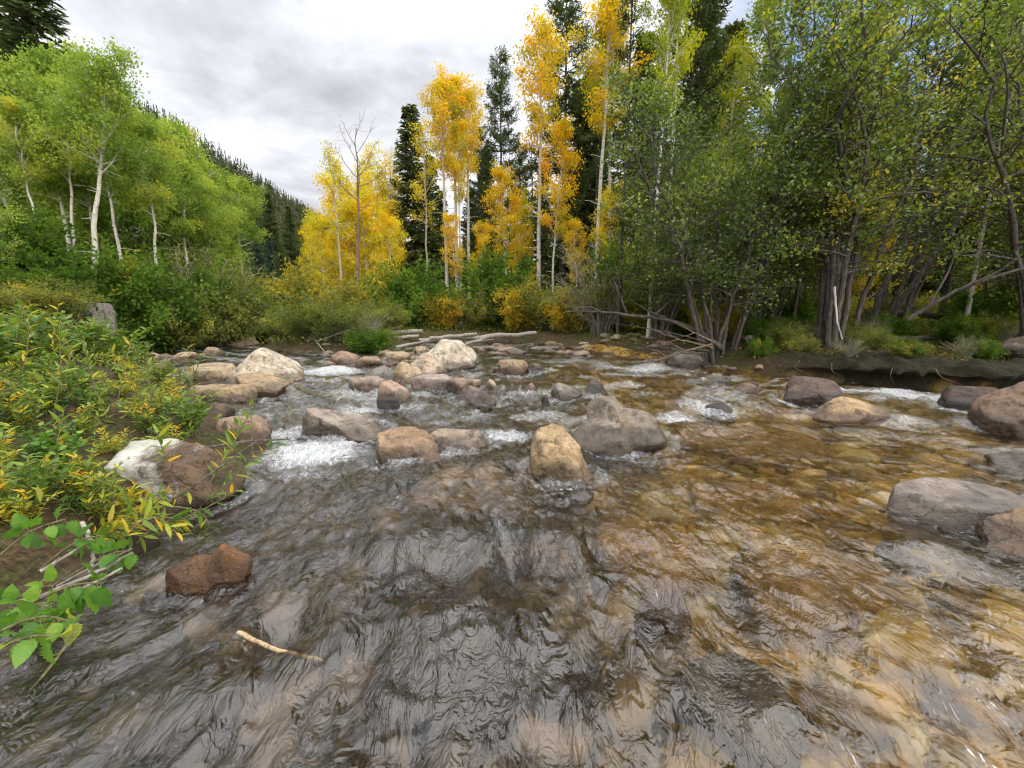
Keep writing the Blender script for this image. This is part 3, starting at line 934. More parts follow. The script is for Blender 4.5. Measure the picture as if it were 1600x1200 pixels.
wx = spaced(-23, 27, -2.6, 3.6, .016, .03)
wy = spaced(-3.5, 27, .8, 4.2, .016, .022)
WX, WY = np.meshgrid(wx, wy)
WD = stream_d(WX, WY)
flow = .35 * n2(WX, WY, .6, .35, 2., 2)
U_ = WX + .22 * flow
Vv = WY + .25 * n2(WX, WY, .8, .5, 7., 2)
calm = sstep(1.0, 2.2, WX - .15 * (WY - 3)) * (1 - sstep(4.6, 5.2, WY - .08 * WX)) * sstep(1.0, 1.8, WY)
wq = .16 * n2(WX, WY, 1.6, 1.1, 5.)
wq2 = .05 * n2(WX, WY, 5, 3, 15.)
cm = 1 - .45 * calm
h = .050 * n2(U_, Vv, 1.0, .6, 1., 3)
h += .044 * (.4 - np.abs(n2(U_ + wq, Vv - wq, 2.6, 1.3, 2., 2))) * cm
h += .031 * (.35 - np.abs(n2(U_ + wq + wq2, Vv + wq, 6.0, 2.9, 3., 2))) * cm
h += .0150 * (.35 - np.abs(n2(U_ - wq + wq2, Vv + wq2, 13.0, 6.5, 8., 2))) * cm
h += .0045 * n2(U_ + wq2, Vv, 30, 14, 4., 2) * cm
rock_foam = np.zeros(WX.shape)
for (rx_, ry_, ra, rb, zt) in ROCKS:
    if rx_ < -12 or ry_ > 17:
        continue
    q = np.sqrt(((WX - rx_) / (ra + .05)) ** 2 + ((WY - ry_) / (rb + .05)) ** 2)
    ring = np.exp(-((q - 1.08) / .26) ** 2)
    dn = np.exp(-((WX - rx_) / (ra * 1.0)) ** 2) * sstep(ry_ + .2 * rb, ry_ - rb, WY) * np.exp(-np.maximum(ry_ - rb - WY, 0) / (1.3 * rb + .1))
    up = sstep(ry_ - .2 * rb, ry_ + .8 * rb, WY)
    act = .9 if ry_ > 2.6 else .45
    act *= 1 - .65 * sstep(1.6, 2.6, rx_) * (ry_ < 5)
    h += min(ra, .5) * (.09 * ring * up - .10 * dn * (q > .8)) * act
    rock_foam = np.maximum(rock_foam, act * np.maximum(.62 * ring, .66 * dn))
for (px, py, rx, ry, a) in HUMP:
    c = on_z(px, py)
    h += 1.3 * a * np.exp(-((WX - c[0]) / rx) ** 2 - ((WY - c[1]) / ry) ** 2)
foam = rock_foam * .9
for (px, py, hx, hy, s) in FOAM:
    c = on_z(px, py)
    l = on_z(px - hx, py)
    t = on_z(px, max(py - hy, 520))
    bt = on_z(px, py + hy)
    rx = abs(c[0] - l[0])
    ry = .5 * abs(t[1] - bt[1])
    foam = np.maximum(foam, s * np.exp(-((WX - c[0]) / rx) ** 2 - ((WY - c[1]) / ry) ** 2))
riffle = .56 * sstep(.02, .38, n2(WX, WY, .75, 1.3, 21., 3)) * sstep(4.0, 5.2, WY) * (1 - .6 * calm) * (1 - .6 * sstep(17, 20, WY))
foam = np.minimum(np.maximum(foam, riffle), .85)
h *= 1 + .55 * sstep(4.2, 6.0, WY)
# crest where the riffle drops into the pool on the right
crest = [on_z(1040, 668), on_z(1200, 664), on_z(1350, 676), on_z(1480, 690), on_z(1620, 706)]
cyl = np.interp(WX, [c[0] for c in crest], [c[1] for c in crest])
cr = sstep(1.3, 1.8, WX)
h += cr * (.07 * np.exp(-((WY - cyl + .10) / .25) ** 2) - .035 * np.exp(-((WY - cyl - .3) / .22) ** 2))
h *= 1 - .5 * sstep(-.15, .1, WD)
h += foam * .045 * n2(WX, WY, 9, 6, 11., 3)
keep = WD < .55
F = grid_faces(len(wx), len(wy))
F = F[keep.ravel()[F].all(1)]
used = np.zeros(WX.size, bool)
used[F.ravel()] = True
remap = np.cumsum(used) - 1
WV = np.stack([WX, WY, h - .01], -1).reshape(-1, 3)[used]
w_me = mk_mesh('water', WV, remap[F], water_material(), {'foam': foam.ravel()[used], 'calm': calm.ravel()[used]}, True)
tag(link('water', w_me), kind='structure')


# ------------------------------------------------------------------ leaf and bark materials
L_GOLD = leaf_mat('aspen_leaf_gold', [(0, (.46, .42, .04)), (.25, (.80, .60, .035)), (.55, (.88, .55, .025)), (.8, (.88, .42, .02)), (1, (.74, .28, .02))], .45)
L_YEL = leaf_mat('aspen_leaf_yellow', [(0, (.32, .38, .035)), (.25, (.70, .61, .04)), (.55, (.86, .69, .04)), (.85, (.90, .59, .025)), (1, (.78, .38, .02))], .45)
L_YGR = leaf_mat('aspen_leaf_yellow_green', [(0, (.16, .24, .025)), (.4, (.42, .46, .035)), (.7, (.68, .58, .035)), (1, (.80, .52, .02))], .45)
L_GRN = leaf_mat('aspen_leaf_green', [(0, (.11, .19, .035)), (.35, (.22, .34, .06)), (.65, (.35, .46, .085)), (.92, (.50, .53, .08)), (1, (.68, .54, .05))], .48)
L_ALD = leaf_mat('alder_leaf', [(0, (.045, .085, .014)), (.4, (.12, .19, .026)), (.7, (.23, .30, .036)), (.9, (.42, .43, .04)), (1, (.62, .50, .03))], .48, .03)
L_SHR = leaf_mat('willow_leaf', [(0, (.08, .12, .028)), (.4, (.19, .23, .05)), (.7, (.31, .32, .07)), (.9, (.50, .42, .05)), (1, (.62, .42, .04))], .42)
L_DKG = leaf_mat('shrub_leaf_dark', [(0, (.04, .09, .016)), (.5, (.10, .19, .028)), (.9, (.19, .28, .04)), (1, (.38, .34, .04))], .42)
L_NEAR = leaf_mat('willow_leaf_near', [(0, (.055, .12, .022)), (.45, (.13, .23, .03)), (.62, (.27, .33, .035)), (.75, (.52, .45, .03)), (1, (.66, .44, .02))], .4, .05)
L_PINE = leaf_mat('conifer_needles', [(0, (.03, .048, .02)), (.5, (.085, .115, .046)), (1, (.18, .205, .08))], .3)
L_BLUE = leaf_mat('blue_spruce_needles', [(0, (.03, .06, .05)), (.5, (.075, .125, .105)), (1, (.15, .21, .18))], .2)
B_ASP = bark_mat('aspen_bark', [(.36, .33, .27), (.55, .52, .45), (.68, .66, .60)], (5, 5, 1.2), .3, ((.03, .026, .022), .61))
B_ASPD = bark_mat('aspen_bark_tan', [(.25, .21, .15), (.42, .36, .27), (.55, .50, .40)], (5, 5, 1.2), .3, ((.05, .04, .03), .63))
B_DRK = bark_mat('dark_bark', [(.025, .02, .016), (.065, .053, .042), (.13, .11, .09)], (9, 9, 2.0), .8)
B_ALD = bark_mat('alder_bark', [(.035, .029, .024), (.085, .072, .060), (.17, .15, .13)], (9, 9, 2.5), .6)
B_GRY = bark_mat('weathered_wood', [(.13, .11, .09), (.27, .24, .20), (.44, .40, .35)], (12, 12, 1.5), .5)
B_RED = bark_mat('snag_bark', [(.08, .055, .04), (.20, .135, .095), (.33, .24, .18)], (6, 6, 1.6), .5)


# ------------------------------------------------------------------ generators
def oval(u):
    return math.sin(math.pi * min(1, u * .80 + .16)) ** .7


def broad(u):
    return math.sqrt(max(0, 1 - (2 * u * .92 - .75) ** 2)) * .95 + .05


def column(u):
    return .55 + .45 * math.sin(math.pi * min(1, u * .85 + .1))


def umbrella(u):
    return (.45 + .75 * u) if u < .62 else max(.1, (1 - u) / .38 * .9)


def interp(P, t):
    f = t * (len(P) - 1)
    i = min(int(f), len(P) - 2)
    return P[i] + (P[i + 1] - P[i]) * (f - i)


def grow_tree(seed, H, r, lo, w, nb, nt, nl, ls, sig=.28, up=.55, shape=oval, wander=.012, lean=(0, 0), bend=0.0, bare=8, droop=.5, tm=.5, tv=.16, k=7, stems=None, hexa=False,
              curve=.12, asp=.8, base_flare=1.35, tlen=.42):
    rg = np.random.default_rng(seed)
    g, lf = Geo(), Geo()
    n = 15
    t = np.linspace(0, 1, n)
    for (sx, sy, shh, sr, slx, sly) in (stems or [(0, 0, 1, 1, lean[0], lean[1])]):
        wk = np.cumsum(rg.normal(size=(n, 2)), 0) * wander * H / math.sqrt(n) * 2
        wk -= wk[0]
        h_ = H * shh
        P = np.stack([sx + slx * h_ * (t + bend * (t ** 2 - t) * 2) + wk[:, 0] * t, sy + sly * h_ * (t + bend * (t ** 2 - t) * 2) + wk[:, 1] * t, h_ * t], 1)
        P[0, 2] -= .25
        rad = r * sr * ((1 - t) ** .8 * .93 + .07)
        rad[0] *= base_flare
        tube(g, P, rad, k, True, .04, rg)
        # dead stubs on the bare trunk
        for _ in range(bare):
            tt = rg.uniform(.18, lo + .1)
            p0 = interp(P, tt)
            az = rg.uniform(0, TAU)
            L = rg.uniform(.25, .9) * w * .5
            dv = np.array([math.cos(az), math.sin(az), rg.uniform(-.1, .5)])
            m = np.linspace(0, 1, 4)
            Q = p0 + m[:, None] * L * dv + np.array([0, 0, -.15 * L]) * (m ** 2)[:, None] + rg.normal(size=(4, 3)) * .04 * L * m[:, None]
            tube(g, Q, r * .13 * (1 - m * .7) + .003, 4, False)
        for i in range(nb):
            tt = lo + (.985 - lo) * ((i + rg.random()) / nb) ** .92
            u = (tt - lo) / (1 - lo)
            p0 = interp(P, tt)
            rl = np.interp(tt, t, rad)
            az = i * 2.4 + rg.normal() * .5
            L = w * shape(u) * rg.uniform(.6, 1.18)
            el = up * rg.uniform(.4, 1.35) + .55 * u
            dv = np.array([math.cos(az) * math.cos(el), math.sin(az) * math.cos(el), math.sin(el)])
            m = np.linspace(0, 1, 7)
            Q = p0 + m[:, None] * L * dv + np.array([0, 0, curve * L]) * (m ** 2)[:, None] + np.cumsum(rg.normal(size=(7, 3)), 0) * .035 * L * m[:, None]
            br = min(rl * .55, .012 + .022 * L)
            tube(g, Q, br * (1 - m * .82) + .003, 5, False)
            bt = rg.normal(tm, tv)
            for j in range(nt):
                s0 = rg.uniform(.28, 1)
                q0 = interp(Q, s0)
                d2 = unit(dv + rg.normal(size=3) * .75)
                l2 = L * tlen * (1.15 - .6 * s0) * rg.uniform(.5, 1.2) + .1
                mm = np.linspace(0, 1, 4)
                T_ = q0 + mm[:, None] * l2 * d2 + rg.normal(size=(4, 3)) * .05 * l2 * mm[:, None]
                tube(g, T_, br * .32 * (1 - mm * .7) + .002, 3, False)
                c = int(nl * rg.uniform(.55, 1.4))
                ss = rg.uniform(.15, 1.1, c)
                pp = q0 + ss[:, None] * l2 * d2 + rg.normal(size=(c, 3)) * sig * np.array([1, 1, .75])
                ti = np.clip(bt + rg.normal() * .07 + rg.normal(size=c) * .09, 0, 1)
                leaf_geo(lf, pp, ti, ls, rg, asp, droop, hexa)
    return g, lf


def grow_conifer(seed, H, r, w, lo=.06, dz=.36, per=6, spray=1.0, gap=.1, droop=.25, style='spruce', taper=.85, ns=.16, nw=.05, nlen=.26):
    rg = np.random.default_rng(seed)
    g, lf = Geo(), Geo()
    n = 12
    t = np.linspace(0, 1, n)
    P = np.stack([rg.normal(size=n).cumsum() * .012 * H / 12, rg.normal(size=n).cumsum() * .012 * H / 12, H * t], 1)
    P[0] = (0, 0, -.3)
    rad = r * ((1 - t) ** .85 * .96 + .03)
    tube(g, P, rad, 7, True, .04, rg)
    z = lo * H
    ax_all, pp_all, tt_all, sz_all = [], [], [], []
    while z < H * .985:
        u = z / H
        p0 = interp(P, u)
        uu = (u - lo) / (1 - lo)
        lim = w * ((1 - uu) ** taper) * (1.0 if uu > .12 else .65 + 3 * uu)
        for i in range(per):
            if rg.random() < gap:
                continue
            az = rg.uniform(0, TAU)
            L = lim * rg.uniform(.55, 1.15) + .12
            el = -droop * (1 - uu * 1.7) * rg.uniform(.5, 1.4) + .1 * rg.normal()
            dv = np.array([math.cos(az) * math.cos(el), math.sin(az) * math.cos(el), math.sin(el)])
            m = np.linspace(0, 1, 5)
            upc = .22 if style == 'spruce' else .34
            Q = p0 + m[:, None] * L * dv + np.array([0, 0, upc * L]) * (m ** 2.2)[:, None]
            tube(g, Q, (.012 + .012 * L) * (1 - m * .85) + .003, 4, False)
            side = unit(np.cross(dv, [0, 0, 1.0]))
            c = max(3, int(L / ns * spray))
            bt = rg.normal(.45, .16)
            s = np.linspace(.12 if style == 'spruce' else .38, 1, c)
            base = np.stack([np.interp(s, m, Q[:, q]) for q in range(3)], 1)
            if style == 'spruce':
                for sgn in (-1, 1):
                    ll = (.28 + .5 * (1 - s)) * min(1, L * .8)
                    for q in range(3):
                        f = .25 + .75 * q / 2
                        a_ = unit(dv * .75 + sgn * side * .8 + rg.normal(size=(c, 3)) * .28 + np.array([0, 0, -.22]))
                        pp_all.append(base + a_ * (ll * (f - .25))[:, None] * .8)
                        ax_all.append(a_)
                        tt_all.append(np.clip(bt + rg.normal(size=c) * .12 + .15 * (f - .5), 0, 1))
                        sz_all.append(np.full(c, nlen))
            else:
                for q in range(8):
                    a_ = unit(dv * .5 + rg.normal(size=(c, 3)) * .7 + np.array([0, 0, .35]))
                    pp_all.append(base + rg.normal(size=(c, 3)) * .10)
                    ax_all.append(a_)
                    tt_all.append(np.clip(bt + rg.normal(size=c) * .14, 0, 1))
                    sz_all.append(np.full(c, nlen))
        z += dz * (1 - .45 * u) * rg.uniform(.7, 1.3)
    P_ = np.concatenate(pp_all)
    A_ = np.concatenate(ax_all)
    T_ = np.concatenate(tt_all)
    S_ = np.concatenate(sz_all)
    b_ = unit(np.cross(A_, rg.normal(size=A_.shape)))
    L_ = (S_ * rg.uniform(.7, 1.3, len(S_)))[:, None]
    W_ = nw
    Vv_ = np.stack([P_ - .15 * L_ * A_, P_ + .45 * L_ * A_ + W_ * b_, P_ + L_ * A_ + np.array([0, 0, -.03]), P_ + .45 * L_ * A_ - W_ * b_], 1)
    lf.add(Vv_.reshape(-1, 3), np.arange(len(P_) * 4).reshape(-1, 4), np.repeat(T_, 4))
    return g, lf


def grow_shrub(seed, H, W, ns, nt, nl, ls, r=.012, sig=.12, asp=.4, droop=.2, tm=.5, tv=.18, hexa=False, t0=.2, arch=.3, bare=0.0, flat=0.0):
    rg = np.random.default_rng(seed)
    g, lf = Geo(), Geo()
    for i in range(ns):
        az = i * 2.4 + rg.normal() * .4
        sp = W * math.sqrt(rg.random()) * rg.uniform(.6, 1.1)
        h_ = H * rg.uniform(.55, 1.08) * (1 - .35 * (sp / W) ** 2)
        m = np.linspace(0, 1, 8)
        b0 = np.array([math.cos(az), math.sin(az), 0]) * W * .16 * rg.random()
        dv = np.array([math.cos(az), math.sin(az), 0])
        Q = b0 + dv * (sp * m ** 1.35)[:, None] + np.array([0, 0, 1.0]) * (h_ * (m - arch * .5 * m ** 3))[:, None] + np.cumsum(rg.normal(size=(8, 3)), 0) * .018 * H * m[:, None]
        Q[0, 2] -= .1
        tube(g, Q, r * rg.uniform(.6, 1.2) * (1 - m * .8) + .002, 5, False)
        st = rg.normal(tm, tv)
        leafless = rg.random() < bare
        for j in range(nt):
            s0 = rg.uniform(t0, 1)
            q0 = interp(Q, s0)
            d2 = unit(dv * .5 + np.array([0, 0, .55]) + rg.normal(size=3) * .65)
            l2 = H * .22 * rg.uniform(.4, 1.2) * (1.2 - .5 * s0)
            mm = np.linspace(0, 1, 4)
            T_ = q0 + mm[:, None] * l2 * d2 + np.array([0, 0, -.1 * l2]) * (mm ** 2)[:, None]
            tube(g, T_, r * .3 * (1 - mm * .7) + .0015, 3, False)
            if leafless:
                continue
            c = int(nl * rg.uniform(.6, 1.4))
            ss = rg.uniform(.05, 1.05, c)
            pp = q0 + ss[:, None] * l2 * d2 + rg.normal(size=(c, 3)) * sig
            ti = np.clip(st + rg.normal() * .08 + rg.normal(size=c) * .10, 0, 1)
            leaf_geo(lf, pp, ti, ls, rg, asp, droop, hexa, axis=d2, flat=flat)
    return g, lf


class Kind:
    """a built plant whose trunk and crown meshes are shared by its copies"""
    def __init__(self, gl, bark, leaf, name, H, parts=('trunk', 'crown')):
        self.parts, self.name = parts, name
        zz = np.concatenate((gl[1] if gl[1].n else gl[0]).V)[:, 2]
        self.H = float(np.percentile(zz, 99.6))
        self.t = gl[0].mesh(parts[0], bark)
        self.c = gl[1].mesh(parts[1], leaf, False) if gl[1].n else None

    def recolour(self, leaf):
        k = Kind.__new__(Kind)
        k.__dict__.update(self.__dict__)
        k.c = self.c.copy()
        k.c.materials.clear()
        k.c.materials.append(leaf)
        return k


def plant(kind, x, y, label, cat, group=None, s=1.0, rz=0.0, z=None, sxy=None, name=None):
    e = bpy.data.objects.new(name or kind.name, None)
    COL.objects.link(e)
    e.empty_display_size = .3
    e.location = (float(x), float(y), float(gz(x, y) if z is None else z))
    e.rotation_euler = (0, 0, rz)
    q = s if sxy is None else s * sxy
    e.scale = (q, q, s)
    tag(e, label, cat, group)
    link(kind.parts[0], kind.t, e)
    if kind.c:
        link(kind.parts[1], kind.c, e)
    return e


def by_top(kind, px, ptop, y, label, cat, group=None, rz=0.0, sxy=None, name=None, fill=1.0):
    """stand a copy at depth y so that its top meets (px, ptop)"""
    p = at_y(px, ptop, y)
    g0 = gz(p[0], y)
    s = (p[2] - g0) / (kind.H * fill)
    return plant(kind, p[0], y, label, cat, group, s, rz, g0, (1 / s ** .35 if sxy is None else sxy), name)
# ------------------------------------------------------------------ the kinds
A_TALL = [Kind(grow_tree(q, 17, .16, .62, 2.5, 26, 6, 46, .12, .22, .6, umbrella, .008, bare=12, tm=.30, tv=.18), B_ASP, L_GOLD, 'golden_aspen', 17) for q in (1, 2)]
A_BUSH = [Kind(grow_tree(q, 10, .11, .10, 2.3, 40, 5, 52, .125, .22, .5, column, .016, bare=2, tm=.5, tv=.2), B_ASP, L_YEL, 'yellow_aspen', 10) for q in (3, 4)]
A_MID = Kind(grow_tree(9, 11, .11, .45, 1.9, 30, 5, 46, .12, .2, .5, oval, .016, bare=8, tm=.42, tv=.2), B_ASP, L_GOLD, 'golden_aspen', 11)
A_SLIM = Kind(grow_tree(10, 11, .115, .60, 1.7, 26, 6, 80, .10, .2, .5, broad, .022, bare=12, tm=.6, tv=.13, droop=.4), B_ASP, L_GRN, 'green_aspen', 11)
A_THIN = Kind(grow_tree(5, 15, .15, .50, 2.2, 24, 5, 24, .12, .24, .6, oval, .016, bare=8, tm=.45), B_ASPD, L_YEL, 'yellow_aspen', 15)
A_GRN = [Kind(grow_tree(q, 11, .13, .46, 2.35, 38, 6, 78, .12, .22, .45, broad, .016, bare=6, tm=.54, tv=.14, droop=.4), B_ASP, L_GRN, 'green_aspen', 11) for q in (6, 7)]
A_GBUSH = Kind(grow_tree(8, 7, .07, .10, 2.0, 40, 6, 60, .10, .22, .4, column, .02, bare=0, tm=.42, tv=.18), B_ASPD, L_GRN, 'green_aspen', 7)
A_YG = A_TALL[1].recolour(L_YGR)
SPR = [Kind(grow_conifer(s, 15, .16, 2.0, .05, .34, 7, 1.0, .08, .35), B_DRK, L_PINE, 'spruce', 15) for s in (11, 12)]
BLUE = Kind(grow_conifer(13, 11, .14, 1.5, .03, .30, 7, 1.1, .05, .25), B_DRK, L_BLUE, 'blue_spruce', 11)
PINE = [Kind(grow_conifer(s, 17, .17, 2.2, .22, .5, 5, 1.3, .22, .2, 'pine', .55, .13, .028, .24), B_DRK, L_PINE, 'lodgepole_pine', 17) for s in (14, 15)]
GRP_G, GRP_Y, GRP_C = 'green aspens on the left bank', 'golden aspens beyond the creek', 'conifers among the golden aspens'

# ---- left bank green aspens: px of the top, py of the top, depth, label
lf_t = [(A_GRN[0], 58, 96, 15.0, 'green aspen with a pair of pale trunks at the far left, below the dark conifer', .3, .85),
        (A_GRN[1], 104, 92, 15.8, 'tall round-topped green aspen with a straight white trunk second from the left', 1.1, .9),
        (A_GRN[1], 250, 190, 21, 'green aspen behind the leaning white trunk, its edge touched with yellow', 2.2, .9),
        (A_GRN[0], 292, 246, 24, 'green aspen with a forked white upper trunk left of the rounded outer crown', 3.9, 1.0),
        (A_GRN[1], 362, 268, 27, 'rounded yellow-green aspen crown at the right end of the green stand', 4.4, 1.05),
        (A_GRN[0], -20, 140, 15, 'green aspen cut by the left edge of the view', 1.9, .9),
        (A_GRN[0], -150, 60, 14, 'tall green aspen just beyond the left edge', 3.0, .9),
        (A_GBUSH, 10, 320, 13.0, 'low leafy green aspen at the left edge under the tall ones', .4, 1.0),
        (A_GBUSH, 84, 345, 15.5, 'young bushy green aspen between the two leftmost white trunks', 1.4, 1.0),
        (A_GBUSH, 172, 262, 18.5, 'bushy young aspen filling behind the leaning white trunk', 1.2, 1.1),
        (A_GBUSH, 232, 285, 19.5, 'bushy young aspen behind the thin trunk right of the leaning one', 2.2, 1.1),
        (A_GBUSH, 118, 250, 18.5, 'bushy young aspen behind the second white trunk', 3.2, 1.1),
        (A_GBUSH, 312, 318, 22.5, 'bushy young aspen under the rounded outer crown', 4.2, 1.1),
        (A_GBUSH, 45, 262, 18.0, 'bushy young aspen behind the leftmost white trunks', 5.2, 1.1),
        (A_SLIM, 72, 118, 14.2, 'slim green aspen with a long bare white trunk left of the second trunk', 2.9, .9),
        (A_SLIM, 20, 150, 13.6, 'slim green aspen with a bare pale trunk at the left edge', 4.9, .9),
        (A_SLIM, 148, 128, 15.0, 'slim green aspen just left of the leaning white trunk', .9, .9),
        (A_SLIM, 212, 175, 15.5, 'slim green aspen with a thin white trunk right of the leaning one', 1.9, .9),
        (A_SLIM, 268, 240, 19, 'slim green aspen before the forked white trunk', 3.9, 1.0),
        (A_SLIM, 318, 275, 21, 'slim green aspen before the rounded outer crown', 5.5, 1.0),
        (A_GBUSH, 285, 320, 20, 'young green aspen filling under the forked trunk', 4.0, 1.0),
        (A_GBUSH, 343, 372, 24, 'small bright lime-green aspen beside the blue spruces', 5.2, .9),
        (A_GBUSH, -60, 250, 11, 'bushy green aspen off the left edge', 5.8, 1.0)]
for kd, px, pt, y, lab, rz, sx in lf_t:
    by_top(kd, px, pt, y, lab, 'aspen', GRP_G, rz, sx)
# the leaning aspen with its own trunk
LEAN = Kind(grow_tree(21, 9.2, .125, .62, 1.75, 30, 6, 110, .078, .2, .5, broad, .012, lean=(.215, .0), bend=.12, bare=12, tm=.55, tv=.12, k=10), B_ASP, L_GRN, 'green_aspen', 9.2)
pb = at_y(140, 462, 13.2)
plant(LEAN, pb[0], 13.2, 'leaning white aspen with black eye marks above the grey rock on the left bank', 'aspen', GRP_G, (at_y(195, 116, 13.2)[2] - gz(pb[0], 13.2)) / 9.2, 0, None, .95)
# ---- conifers upper left
by_top(SPR[0], 28, -85, 27, 'big dark spruce rising above the green aspens, top left corner', 'spruce', None, 1.0, 1.5)
by_top(SPR[1], -45, -20, 30, 'dark spruce behind the corner spruce, cut by the left edge', 'spruce', None, 2.0, 1.4)
by_top(SPR[1], 15, 60, 33, 'shorter dark spruce showing below the corner spruce', 'spruce', None, 3.0, 1.5)
# ---- spruces at the creek bend
for kd, px, pt, y, lab, rz, sx in [
    (BLUE, 398, 345, 31, 'blue spruce right of the lime-green aspen, left one of two', 0, .8), (BLUE, 421, 372, 30, 'shorter blue spruce, right one of the two at the bend', 2, .8),
    (SPR[0], 418, 300, 46, 'dark spruce with a pointed top behind the two blue spruces', 1, 1.2), (SPR[1], 450, 322, 44, 'dark grey-green spruce between the pointed spruce and the yellow aspens', 2, 1.3),
    (SPR[0], 436, 380, 36, 'low spruce at the bend above the orange-tipped bush', 4, 1.3), (SPR[1], 395, 290, 62, 'spruce on the lower hillside above the blue spruces', 3, 1.2),
    (SPR[0], 468, 350, 55, 'dark spruce behind the leftmost yellow aspen', 5, 1.2), (SPR[0], 360, 300, 70, 'spruce on the lower hillside behind the lime-green aspen', .5, 1.2),
    (SPR[1], 330, 330, 40, 'spruce in the shade behind the green stand', 1.5, 1.1), (SPR[0], 230, 300, 36, 'dark spruce deep behind the leaning aspen', 2.5, 1.1),
    (SPR[1], 130, 250, 34, 'dark spruce seen between the left white trunks', 3.5, 1.1)]:
    by_top(kd, px, pt, y, lab, 'spruce', 'spruces at the creek bend', rz, sx)
# ---- golden stand beyond the creek
gold_t = [(A_THIN, 518, 225, 27, 'thin-crowned yellow aspen with a pale trunk left of the dead snag', .2, 1.0),
          (A_BUSH[0], 500, 330, 28, 'leafy yellow aspen at the left end of the golden stand', 1.2, 1.0),
          (A_BUSH[1], 545, 310, 30, 'bright yellow bushy aspen behind the dead snag', 2.0, 1.1),
          (A_BUSH[0], 588, 262, 31, 'tall yellow bushy aspen right of the dead snag', 3.0, 1.0),
          (A_BUSH[1], 600, 330, 27, 'low deep-yellow aspen left of the dark spruce', 4.3, 1.0),
          (A_THIN, 572, 222, 33, 'sparse yellow aspen crown behind and right of the dead snag', 4.0, 1.0),
          (A_BUSH[0], 530, 270, 32, 'tall leafy yellow aspen behind the thin-crowned one', 2.9, 1.2),
          (A_BUSH[1], 565, 300, 29, 'leafy yellow aspen at the foot of the dead snag', 5.9, 1.2),
          (A_THIN, 606, 235, 31, 'thin pale-trunked yellow aspen touching the dense dark spruce', 2.2, .9),
          (A_THIN, 660, 190, 30, 'yellow aspen with thin trunk between the dense spruce and the tallest clump', 1.2, .8),
          (A_BUSH[1], 478, 345, 31, 'greenish yellow aspen at the edge of the dark bend spruces', 5.0, .9),
          (A_TALL[0], 690, 128, 27.5, 'tall golden aspen with a bare white trunk, left trunk of the tallest clump', .6, 1.0),
          (A_TALL[1], 708, 110, 28.5, 'tallest golden aspen of the clump, its top orange against the cloud', 2.6, 1.05),
          (A_TALL[0], 728, 140, 28, 'orange-leaved golden aspen, right trunk of the tallest clump', 4.1, 1.0),
          (A_TALL[1], 715, 190, 27, 'shorter white-trunked golden aspen inside the tallest clump', 5.5, .7),
          (A_MID, 712, 330, 26.5, 'small golden aspen at the foot of the tallest clump', .9, .8),
          (A_MID, 790, 262, 27, 'orange-gold aspen with a full low crown in front of the pointed pines', 2.2, .9),
          (A_BUSH[0], 812, 300, 29, 'yellow-green aspen behind the orange-gold one', 3.2, .8),
          (A_TALL[0], 846, 38, 25, 'golden aspen with a crown high on a thin trunk left of the big dark pine', 3.3, 1.0),
          (A_MID, 868, 178, 23.5, 'narrow golden aspen clothed in leaves in front of the big dark pine', 5.0, .75),
          (A_TALL[1], 945, -12, 22, 'pale-trunked golden aspen right of the big dark pine', 1.0, 1.05),
          (A_YG, 966, 10, 23.5, 'yellow-green aspen with a pale curved trunk beside the thin dark pine', 4.0, .95),
          (A_MID, 905, 340, 22, 'young golden aspen low beside the grey twiggy branches', 1.7, .8),
          (A_MID, 745, 345, 25.5, 'young orange-yellow aspen right of the tallest clump', 4.0, .8),
          (A_BUSH[0], 960, 280, 22, 'young yellow aspen behind the leafy alder', 5.1, .9)]
for kd, px, pt, y, lab, rz, sx in gold_t:
    by_top(kd, px, pt, y, lab, 'aspen', GRP_Y, rz, sx)
con_t = [(SPR[0], 640, 168, 32, 'dense dark spruce left of the tallest golden clump', 0, 1.35), (PINE[0], 783, 82, 36, 'pointed pine standing clear against the cloud right of the tallest clump', 1, .8),
         (PINE[1], 752, 200, 38, 'pine behind the right trunk of the tallest clump', 2, .9), (SPR[1], 760, 235, 42, 'dark spruce low between the pines', 3, 1.1),
         (PINE[0], 886, -40, 29, 'big dark pine reaching the top of the view between two golden crowns', 2.8, 1.0), (SPR[1], 905, 130, 31, 'dark spruce behind the big dark pine', .4, 1.2),
         (SPR[0], 820, 330, 36, 'low dark spruce behind the orange-gold aspen', 5, 1.2), (SPR[1], 690, 300, 38, 'dark spruce behind the white trunks of the tallest clump', 4, 1.1),
         (SPR[0], 600, 300, 44, 'dark spruce hidden behind the yellow aspens', 3, 1.2), (SPR[0], 735, 300, 40, 'dark spruce right of the white trunks, under the pines', 1.7, 1.2),
         (SPR[1], 850, 260, 38, 'dark spruce behind the thin golden trunk', 2.3, 1.2), (SPR[0], 940, 200, 33, 'dark spruce behind the pale curved trunks', 1.3, 1.2),
         (SPR[1], 562, 285, 39, 'dark spruce just showing over the left yellow aspens', .7, 1.2), (SPR[0], 615, 320, 41, 'dark spruce between the yellow stand and the dense dark spruce', 1.9, 1.2),
         (SPR[1], 672, 245, 37, 'dark spruce right behind the dense dark spruce', 2.9, 1.2), (PINE[1], 812, 225, 40, 'pine behind the thin dead trunk', 3.9, 1.0), (SPR[0], 925, 110, 31, 'dark spruce right of the big dark pine', 4.9, 1.2),
         (SPR[1], 520, 360, 48, 'dark spruce behind the left yellow aspens', 2.7, 1.2)]
for kd, px, pt, y, lab, rz, sx in con_t:
    by_top(kd, px, pt, y, lab, 'conifer', GRP_C, rz, sx)
